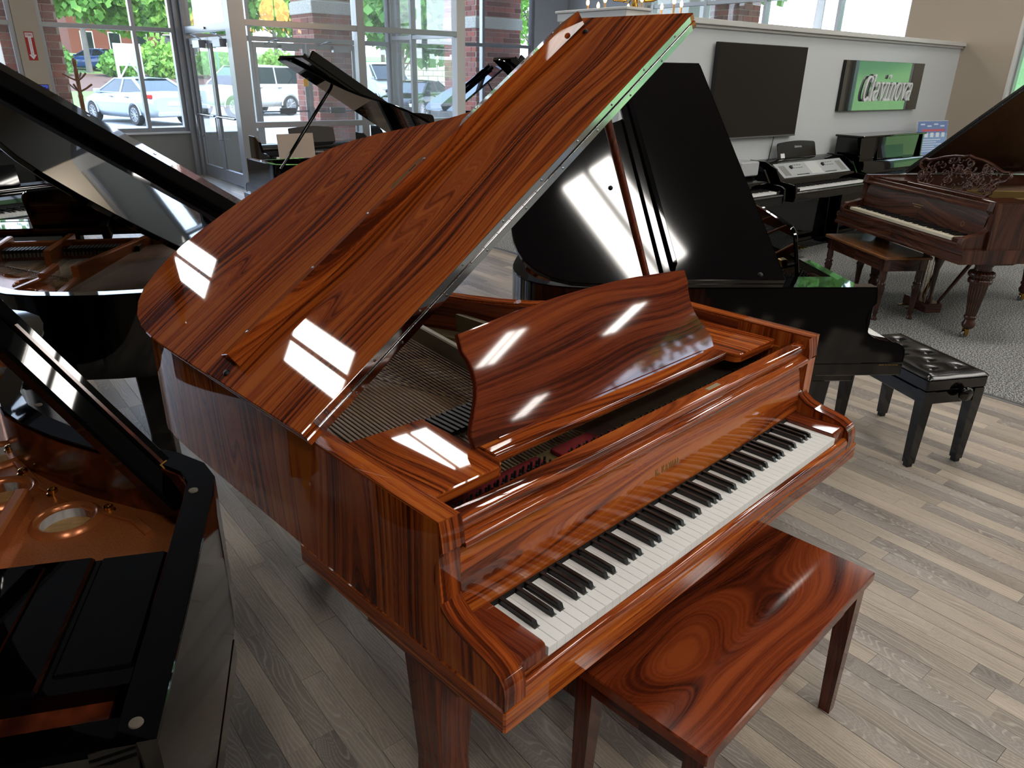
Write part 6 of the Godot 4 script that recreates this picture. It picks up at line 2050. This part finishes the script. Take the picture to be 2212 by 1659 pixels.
func shrub(label: String, u: float, v: float, y: float, h: float, w: float, count: int, sd: int, tone: int) -> void:
	var t := thing("shrub", label, "shrub", uv3(u, y, v), 0.0, "shrubs on the bank")
	var b := mb(Vector3.UP)
	for k in 5: b.tube([Vector3(0, -0.1, 0), Vector3(cos(k * 1.3) * w * 0.4, h * 0.6, sin(k * 1.3) * w * 0.4)], [0.04, 0.015], 5)
	part(b.done(), "stems", M.bark, t)
	var o := MultiMeshInstance3D.new()
	o.name = "foliage"
	o.multimesh = leaves(count, sd, [[Vector3(0, h * 0.5, 0), Vector3(w, h * 0.5, w)], [Vector3(w * 0.4, h * 0.35, 0), Vector3(w * 0.7, h * 0.4, w * 0.7)], [Vector3(-w * 0.4, h * 0.4, 0), Vector3(w * 0.7, h * 0.4, w * 0.7)]], 0.3)
	o.material_override = M["leaf%d" % tone]
	o.set_meta("kind", "stuff")
	t.add_child(o)

# cars: x forward; stations [x, y0, y1, half width]; cabin [x0 base rear, x1 roof rear, x2 roof front, x3 base front, y belt, y roof, half width of the roof]
func car(label: String, at: Vector3, fwd: Vector3, paint: Material, st: Array, cab: Array, wheels: Array, wr: float, kind: int) -> void:
	var t := thing("car" if kind < 3 else "van", label, "car" if kind < 3 else "van", at, atan2(-fwd.z, fwd.x))
	var b := mb()
	var rows := []
	for s in st:
		var w: float = s[3]
		rows.append([Vector3(s[0], s[1], w * 0.86), Vector3(s[0], s[1] + (s[2] - s[1]) * 0.25, w * 0.98), Vector3(s[0], s[1] + (s[2] - s[1]) * 0.6, w), Vector3(s[0], s[1] + (s[2] - s[1]) * 0.92, w * 0.95), Vector3(s[0], s[2], w * 0.84), Vector3(s[0], s[2] + 0.015, 0.0), Vector3(s[0], s[2], -w * 0.84), Vector3(s[0], s[1] + (s[2] - s[1]) * 0.92, -w * 0.95), Vector3(s[0], s[1] + (s[2] - s[1]) * 0.6, -w), Vector3(s[0], s[1] + (s[2] - s[1]) * 0.25, -w * 0.98), Vector3(s[0], s[1], -w * 0.86)])
	b.skin(rows, true, true)
	for e in [0, rows.size() - 1]:
		var o := Vector3(-1, 0, 0) if e == 0 else Vector3(1, 0, 0)
		for j in range(1, 10): b.tri(rows[e][0], rows[e][j], rows[e][j + 1], o, o, o)
	part(b.done(), "body", paint, t)
	# cabin: glass block with painted roof and pillars
	var hb: float = st[st.size() / 2][3] * 0.86
	var ht: float = cab[6]
	var g := mb()
	var yb: float = cab[4]
	var yt: float = cab[5]
	var P := []
	for s in [1, -1]: P.append([Vector3(cab[0], yb, s * hb), Vector3(cab[1], yt, s * ht), Vector3(cab[2], yt, s * ht), Vector3(cab[3], yb, s * hb)])
	for k in 2: g.flat(P[k][0], P[k][1], P[k][2], P[k][3], Vector3(0, 0, 1.0 - 2.0 * k))
	for i in 3: g.flat(P[0][i], P[0][i + 1], P[1][i + 1], P[1][i], [Vector3(-1, 1, 0), Vector3.UP, Vector3(1, 1, 0)][i])
	part(g.done(), "windows", M.car_glass, t)
	var rf := mb()
	rf.xf = Transform3D()
	var roof := []
	for i in 7:
		var f := i / 6.0
		var x := lerpf(cab[1] - 0.06, cab[2] + 0.06, f)
		var rise := 0.05 * sin(PI * f)
		roof.append([Vector3(x, yt - 0.03, ht + 0.02), Vector3(x, yt + 0.01 + rise * 0.6, ht * 0.85), Vector3(x, yt + 0.02 + rise, 0), Vector3(x, yt + 0.01 + rise * 0.6, -ht * 0.85), Vector3(x, yt - 0.03, -ht - 0.02)])
	rf.skin(roof, false, true)
	part(rf.done(), "roof", paint, t)
	var pil := mb()
	for k in 2:
		pil.tube([P[k][0], P[k][1]], 0.05, 6)
		pil.tube([P[k][3], P[k][2]], 0.03, 6)
		pil.tube([P[k][1], P[k][2]], 0.025, 6)
		var mid := Vector3((cab[1] + cab[2]) / 2, yt, P[k][1].z)
		pil.tube([mid, Vector3((cab[1] + cab[2]) / 2, yb, P[k][0].z)], 0.035, 6)
		pil.tube([P[k][0] + Vector3(0, 0.01, 0), P[k][3] + Vector3(0, 0.01, 0)], 0.02, 6)
	part(pil.done(), "pillars", paint, t)
	var tm := mb()
	tm.lathe([Vector2(wr * 0.66, -0.10), Vector2(wr * 0.92, -0.105), Vector2(wr, -0.07), Vector2(wr, 0.07), Vector2(wr * 0.92, 0.105), Vector2(wr * 0.66, 0.10)], 22)
	var tyre := tm.done()
	var rm := mb()
	rm.lathe([Vector2(wr * 0.68, 0.098), Vector2(wr * 0.62, 0.10), Vector2(wr * 0.60, 0.05), Vector2(0.0, 0.045)], 22)
	rm.lathe([Vector2(0.0, 0.085), Vector2(0.06, 0.08), Vector2(0.07, 0.05)], 12)
	for k in 10:
		var a := TAU * k / 10
		rm.tube([Vector3(cos(a) * 0.05, 0.075, sin(a) * 0.05), Vector3(cos(a + 0.12) * wr * 0.63, 0.085, sin(a + 0.12) * wr * 0.63)], 0.016, 5)
	var rim := rm.done()
	for x in wheels:
		for s in [1, -1]:
			var w := holder("wheel", t, Transform3D(Basis.from_euler(Vector3(PI / 2 * s, 0, 0)), Vector3(x, wr, s * (st[st.size() / 2][3] - 0.09))))
			part(tyre, "tyre", M.rubber, w)
			part(rim, "rim", M.alu, w)
		for s in [1, -1]:
			var ar := mb()
			var pts := []
			for k in 11: pts.append(Vector3(x + cos(PI * k / 10.0) * wr * 1.13, wr + sin(PI * k / 10.0) * wr * 1.13, s * (st[st.size() / 2][3] - 0.015)))
			ar.tube(pts, 0.035, 5)
			part(ar.done(), "wheel_arch", M.rubber if kind == 2 else paint, t)
	var x0: float = st[0][0]
	var x1: float = st[st.size() - 1][0]
	var hw: float = st[1][3]
	var red := mat(Color(0.7, 0.06, 0.06), 0.2)
	var clear := mat(Color(0.8, 0.82, 0.84), 0.1, 0.3)
	for s in [1, -1]:
		part(box(Vector3(x0 + 0.03, st[1][2] - 0.18, s * hw * 0.95 - 0.16), Vector3(x0 + 0.2, st[1][2] - 0.06, s * hw * 0.95 + 0.03), 0.02), "tail_light", red, t)
		part(box(Vector3(x1 - 0.28, st[st.size() - 2][2] - 0.19, s * hw * 0.82 - 0.12), Vector3(x1 - 0.08, st[st.size() - 2][2] - 0.06, s * hw * 0.82 + 0.12), 0.02), "headlight", clear, t)
		part(box(Vector3(cab[3] - 0.35, yb - 0.02, s * (hb + 0.14) - 0.1), Vector3(cab[3] - 0.2, yb + 0.12, s * (hb + 0.14) + 0.1), 0.03), "mirror", paint, t)
		for dx in [0.0, -1.0]:
			part(box(Vector3(cab[3] - 1.2 + dx, yb - 0.12, s * (hb / 0.86) - 0.02), Vector3(cab[3] - 1.0 + dx, yb - 0.09, s * (hb / 0.86) + 0.02), 0.006), "door_handle", M.alu_dark, t)
	part(box(Vector3(x0 - 0.015, 0.62, -0.26), Vector3(x0 + 0.06, 0.75, 0.26), 0.006), "number_plate", M.paper, t)
	part(box(Vector3(x0 - 0.03, 0.30, -hw * 0.8), Vector3(x0 + 0.1, 0.44, hw * 0.8), 0.03), "rear_bumper", M.black_matt if kind > 0 else paint, t)
	for k in 3:
		part(box(Vector3(x1 - 0.06, 0.62 + k * 0.07, -hw * 0.5), Vector3(x1 + 0.02, 0.66 + k * 0.07, hw * 0.5), 0.01), "grille_bar", M.chrome if kind < 3 else M.black_matt, t)
	part(box(Vector3(x1 - 0.08, 0.36, -hw * 0.85), Vector3(x1 + 0.05, 0.52, hw * 0.85), 0.03), "front_bumper", paint, t)

func build_outside() -> void:
	var rt := Transform3D(Basis(UU, Vector3.UP, -VV), Vector3.ZERO)
	# ground
	tag(part(strip_mesh(-60, 100, [Vector2(13.9, -0.06), Vector2(38.0, -0.06)]), "car_park", M.asphalt, self, rt), "pale asphalt car park outside the windows", "car park", "", "structure")
	tag(part(box(Vector3(-60, -0.2, -38.2), Vector3(100, 0.07, -38.0), 0.02), "kerb", M.concrete, self, rt), "pale concrete kerb along the far lawn", "kerb", "", "structure")
	tag(part(strip_mesh(-60, 100, [Vector2(38.2, 0.05), Vector2(43, 0.16), Vector2(49.0, 0.4)]), "lawn", M.grass, self, rt), "bright green lawn strip behind the parked cars", "lawn", "", "structure")
	tag(part(strip_mesh(-60, 100, [Vector2(49.0, 0.4), Vector2(53.0, 0.95), Vector2(57.0, 1.25)]), "mulch_bank", M.mulch, self, rt), "brown mulch bank below the trees", "bank", "", "structure")
	tag(part(strip_mesh(-60, 100, [Vector2(57.0, 1.25), Vector2(75.0, 2.2), Vector2(120.0, 4.0)]), "far_lawn", M.grass, self, rt), "grass slope beyond the mulch bank", "lawn", "", "structure")
	tag(part(strip_mesh(11.2, 100, [Vector2(-40, -0.30), Vector2(13.9, -0.30)]), "side_lawn", M.grass, self, rt), "lawn around the drive beside the building", "lawn", "", "structure")
	var sb := mb(Vector3.RIGHT)
	sb.flat(Vector3(19.0, -0.28, 40), Vector3(36.0, 5.0, 40), Vector3(36.0, 5.0, -13.9), Vector3(19.0, -0.28, -13.9), Vector3.UP)
	tag(part(sb.done(), "side_bank", M.grass, self, rt), "green grass bank beside the building seen in the mirrored sign", "bank", "", "structure")
	tag(part(strip_mesh(11.2, 18.9, [Vector2(-40, -0.28), Vector2(13.9, -0.28)]), "side_drive", M.asphalt, self, rt), "pale drive beside the building", "drive", "", "structure")
	tag(part(strip_mesh(-60, 11.2, [Vector2(-60, -0.3), Vector2(13.9, -0.3)]), "building_base", M.concrete, self, rt), "concrete ground under the building", "ground", "", "structure")
	# brick piers of the arcade
	brick_pier("brick pier outside the window beside the tan column", 1.5, 2.30, 13.85, 14.5, 3.6, 0.0, 0.6, 1)
	brick_pier("brick pier with pale stone band behind the outer entrance doors", 6.75, 7.75, 14.6, 15.6, 3.9, 2.72, 0.2, 3)
	brick_pier("brick pier with pale stone band right of the white lobby post", 10.35, 11.6, 14.25, 15.5, 3.9, 2.62, 0.2, 3)
	brick_pier("brick pier beyond the long window above the partition", 13.2, 13.9, 9.6, 10.4, 4.6, 3.1, 1.6, 3)
	# trees: label by place
	tree("tall pale-trunked tree on the bank behind the silver car", 10.9, 58.0, 1.25, 11.0, 3.4, 2600, 11, 1, 0.2)
	tree("bushy tree at the far left of the window view", 4.5, 62.0, 1.4, 9.0, 3.2, 2200, 12, 0)
	tree("leafy tree right of the white sign board", 16.0, 60.0, 1.3, 10.0, 3.4, 2400, 13, 2)
	tree("broad green tree above the white four-wheel drive", 22.0, 62.0, 1.4, 12.0, 4.0, 2600, 14, 1)
	tree("green tree seen through the outer entrance doors", 27.5, 60.0, 1.3, 10.0, 3.8, 2400, 15, 2)
	tree("dense tree behind the van", 38.0, 64.0, 1.5, 12.0, 4.4, 2600, 16, 0)
	tree("far tree between the entrance and the white post", 46.0, 62.0, 1.4, 11.0, 4.2, 2400, 17, 1)
	for k in 7:
		tree("background tree, number %s from the left in the far row" % ["one", "two", "three", "four", "five", "six", "seven"][k], 2.0 + k * 10.5, 78.0 + (k % 2) * 4, 2.2, 14.0, 5.2, 2200, 20 + k, [0, 1, 2, 0, 1, 0, 2][k], 0.25, "background trees")
	tree("near branch tree hanging over the white van", 20.0, 33.5, 0.0, 7.0, 2.4, 1500, 31, 0, 0.12)
	for k in 7:
		tree("tree %s in the row outside the long window above the partition" % ["first", "second", "third", "fourth", "fifth", "sixth", "seventh"][k], 30.0 + (k % 2) * 2.0, -12.0 + k * 7.5, 2.6, 11.0, 4.2, 2800, 40 + k, [0, 1, 0, 2, 1, 0, 1][k], 0.2, "trees outside the right wall")
	shrub("round shrub behind the silver car's roof", 14.4, 54.5, 1.05, 2.6, 1.2, 900, 51, 2)
	shrub("low shrub under the white sign board", 12.0, 55.0, 1.1, 1.5, 1.1, 700, 52, 1)
	shrub("shrub on the bank above the four-wheel drive", 18.0, 54.5, 1.05, 2.2, 1.3, 900, 53, 1)
	shrub("shrub at the bank's left end by the tree trunk", 8.2, 56.0, 1.1, 2.4, 1.6, 900, 54, 0)
	shrub("shrub behind the four-wheel drive's rear", 22.5, 55.0, 1.1, 2.0, 1.4, 900, 55, 2)
	# white sign board on posts, seen from behind
	var sg := thing("sign_board", "white wooden sign board on two braced posts on the bank", "sign board")
	sg.transform = room(11.75, 1.0, 51.0)
	var white := mat(Color(0.82, 0.84, 0.86), 0.6)
	part(box(Vector3(-0.72, 0.75, -0.05), Vector3(0.72, 1.95, 0.0)), "panel", white, sg)
	for x in [-1, 1]:
		part(box(Vector3(x * 0.66 - 0.07, -0.6, 0.0), Vector3(x * 0.66 + 0.07, 1.95, 0.14)), "post", white, sg)
	var xb := mb()
	xb.tube([Vector3(-0.6, 0.1, 0.1), Vector3(0.6, 1.85, 0.1)], 0.05, 4)
	xb.tube([Vector3(0.6, 0.1, 0.1), Vector3(-0.6, 1.85, 0.1)], 0.05, 4)
	part(xb.done(), "cross_brace", white, sg)
	# brick building behind the trees
	var bd := thing("brick_building", "reddish brick building half hidden behind the trees", "building")
	bd.transform = rt
	part(box(Vector3(16.0, 1.0, -98.0), Vector3(30.0, 9.0, -92.0)), "wall", M.bricks[1], bd)
	part(box(Vector3(15.5, 9.0, -98.5), Vector3(30.5, 9.4, -91.5)), "roof", M.concrete, bd)
	for k in 5:
		for j in 2:
			var w := part(box(Vector3(17.0 + k * 2.6, 3.0 + j * 3.0, -92.02), Vector3(18.2 + k * 2.6, 5.0 + j * 3.0, -91.95)), "window", M.trim, bd)
			part(box(Vector3(17.1 + k * 2.6, 3.1 + j * 3.0, -91.96), Vector3(18.1 + k * 2.6, 4.9 + j * 3.0, -91.92)), "pane", M.car_glass, w)
	# retaining wall behind the van
	var rw := thing("retaining_wall", "grey block retaining wall with rail behind the van", "wall")
	rw.transform = rt
	part(box(Vector3(27.0, -0.1, -48.4), Vector3(60.0, 2.3, -48.0)), "core", M.mulch, rw)
	var blk := cbox(Vector3(0.78, 0.36, 0.12), 0.02)
	for j in 6:
		for i in 40:
			part(blk, "block", M.stone if (i + j) % 3 else M.concrete, rw, shift(27.4 + i * 0.8 + (0.4 if j % 2 else 0.0), 0.12 + j * 0.38, -47.98))
	var gr := mb()
	gr.box(Vector3(27.0, 2.75, -48.2), Vector3(60.0, 3.05, -48.14))
	part(gr.done(), "guard_rail", M.alu, rw)
	for i in 12:
		part(box(Vector3(27.5 + i * 2.8, 2.3, -48.3), Vector3(27.62 + i * 2.8, 3.05, -48.2)), "rail_post", M.alu_dark, rw)
	# lamp post
	var lp := thing("lamp_post", "green lamp post on the bank behind the four-wheel drive", "lamp post", uv3(17.6, 1.2, 53.0))
	var lb := mb()
	lb.lathe([Vector2(0, -0.2), Vector2(0.16, -0.2), Vector2(0.16, 0.1), Vector2(0.09, 0.25), Vector2(0.07, 4.2), Vector2(0.05, 6.0), Vector2(0, 6.0)], 12)
	part(lb.done(), "post", mat(Color(0.16, 0.34, 0.33), 0.5), lp)
	# cars
	var silver := mat(Color(0.66, 0.71, 0.76), 0.16, 0.35)
	var white_p := mat(Color(0.78, 0.79, 0.78), 0.16, 0.1)
	car("light silver-blue saloon car parked outside the left window", Vector3(-12.9, -0.06, -26.6), Vector3(-0.81, 0, -0.59), silver,
		[[-2.32, 0.42, 0.86, 0.66], [-2.25, 0.30, 1.02, 0.80], [-1.7, 0.24, 1.04, 0.89], [-0.6, 0.22, 0.98, 0.905], [0.6, 0.22, 0.96, 0.905], [1.3, 0.24, 0.93, 0.88], [1.95, 0.28, 0.80, 0.82], [2.25, 0.34, 0.66, 0.70], [2.32, 0.40, 0.58, 0.55]], [-1.95, -1.0, 0.15, 1.1, 0.96, 1.40, 0.58], [-1.33, 1.38], 0.33, 0)
	car("white four-wheel drive parked beyond the glass entrance doors", Vector3(-11.0, -0.06, -31.8), Vector3(-0.515, 0, 0.857), white_p,
		[[-2.45, 0.5, 1.1, 0.86], [-2.4, 0.42, 1.2, 0.95], [-1.4, 0.36, 1.22, 0.98], [0.0, 0.36, 1.2, 0.985], [1.0, 0.36, 1.18, 0.98], [1.7, 0.4, 1.14, 0.95], [2.3, 0.44, 1.08, 0.9], [2.45, 0.5, 0.98, 0.82]], [-2.35, -2.1, 0.3, 1.15, 1.19, 1.86, 0.74], [-1.45, 1.4], 0.40, 1)
	car("white cargo van beyond the lobby's side glass", Vector3(-7.3, -0.06, -42.5), Vector3(0.5, 0, 0.86), white_p,
		[[-2.9, 0.5, 2.0, 0.92], [-2.8, 0.4, 2.2, 0.98], [0.4, 0.4, 2.2, 1.0], [1.0, 0.4, 1.5, 1.0], [1.6, 0.4, 1.3, 0.98], [2.4, 0.45, 1.1, 0.92], [2.7, 0.5, 1.0, 0.8]], [-0.2, 0.2, 0.75, 1.6, 1.4, 2.1, 0.84], [-1.8, 1.75], 0.36, 3)
	car("dark saloon car beyond the lobby's side glass", Vector3(-4.3, -0.06, -33.5), Vector3(-0.3, 0, 0.95), mat(Color(0.05, 0.055, 0.06), 0.1),
		[[-2.32, 0.42, 0.86, 0.66], [-2.25, 0.30, 1.02, 0.80], [-1.7, 0.24, 1.04, 0.89], [-0.6, 0.22, 0.98, 0.905], [0.6, 0.22, 0.96, 0.905], [1.3, 0.24, 0.93, 0.88], [1.95, 0.28, 0.80, 0.82], [2.25, 0.34, 0.66, 0.70], [2.32, 0.40, 0.58, 0.55]], [-1.95, -1.0, 0.15, 1.1, 0.96, 1.40, 0.58], [-1.33, 1.38], 0.33, 2)
	car("blue car half hidden by the tree trunk on the slope", uv3(11.9, 1.35, 60.5), Vector3(-0.95, 0, -0.3), mat(Color(0.12, 0.25, 0.45), 0.1),
		[[-2.32, 0.42, 0.86, 0.66], [-2.25, 0.30, 1.02, 0.80], [-1.7, 0.24, 1.04, 0.89], [-0.6, 0.22, 0.98, 0.905], [0.6, 0.22, 0.96, 0.905], [1.3, 0.24, 0.93, 0.88], [1.95, 0.28, 0.80, 0.82], [2.25, 0.34, 0.66, 0.70], [2.32, 0.40, 0.58, 0.55]], [-1.95, -1.0, 0.15, 1.1, 0.96, 1.40, 0.58], [-1.33, 1.38], 0.33, 0)
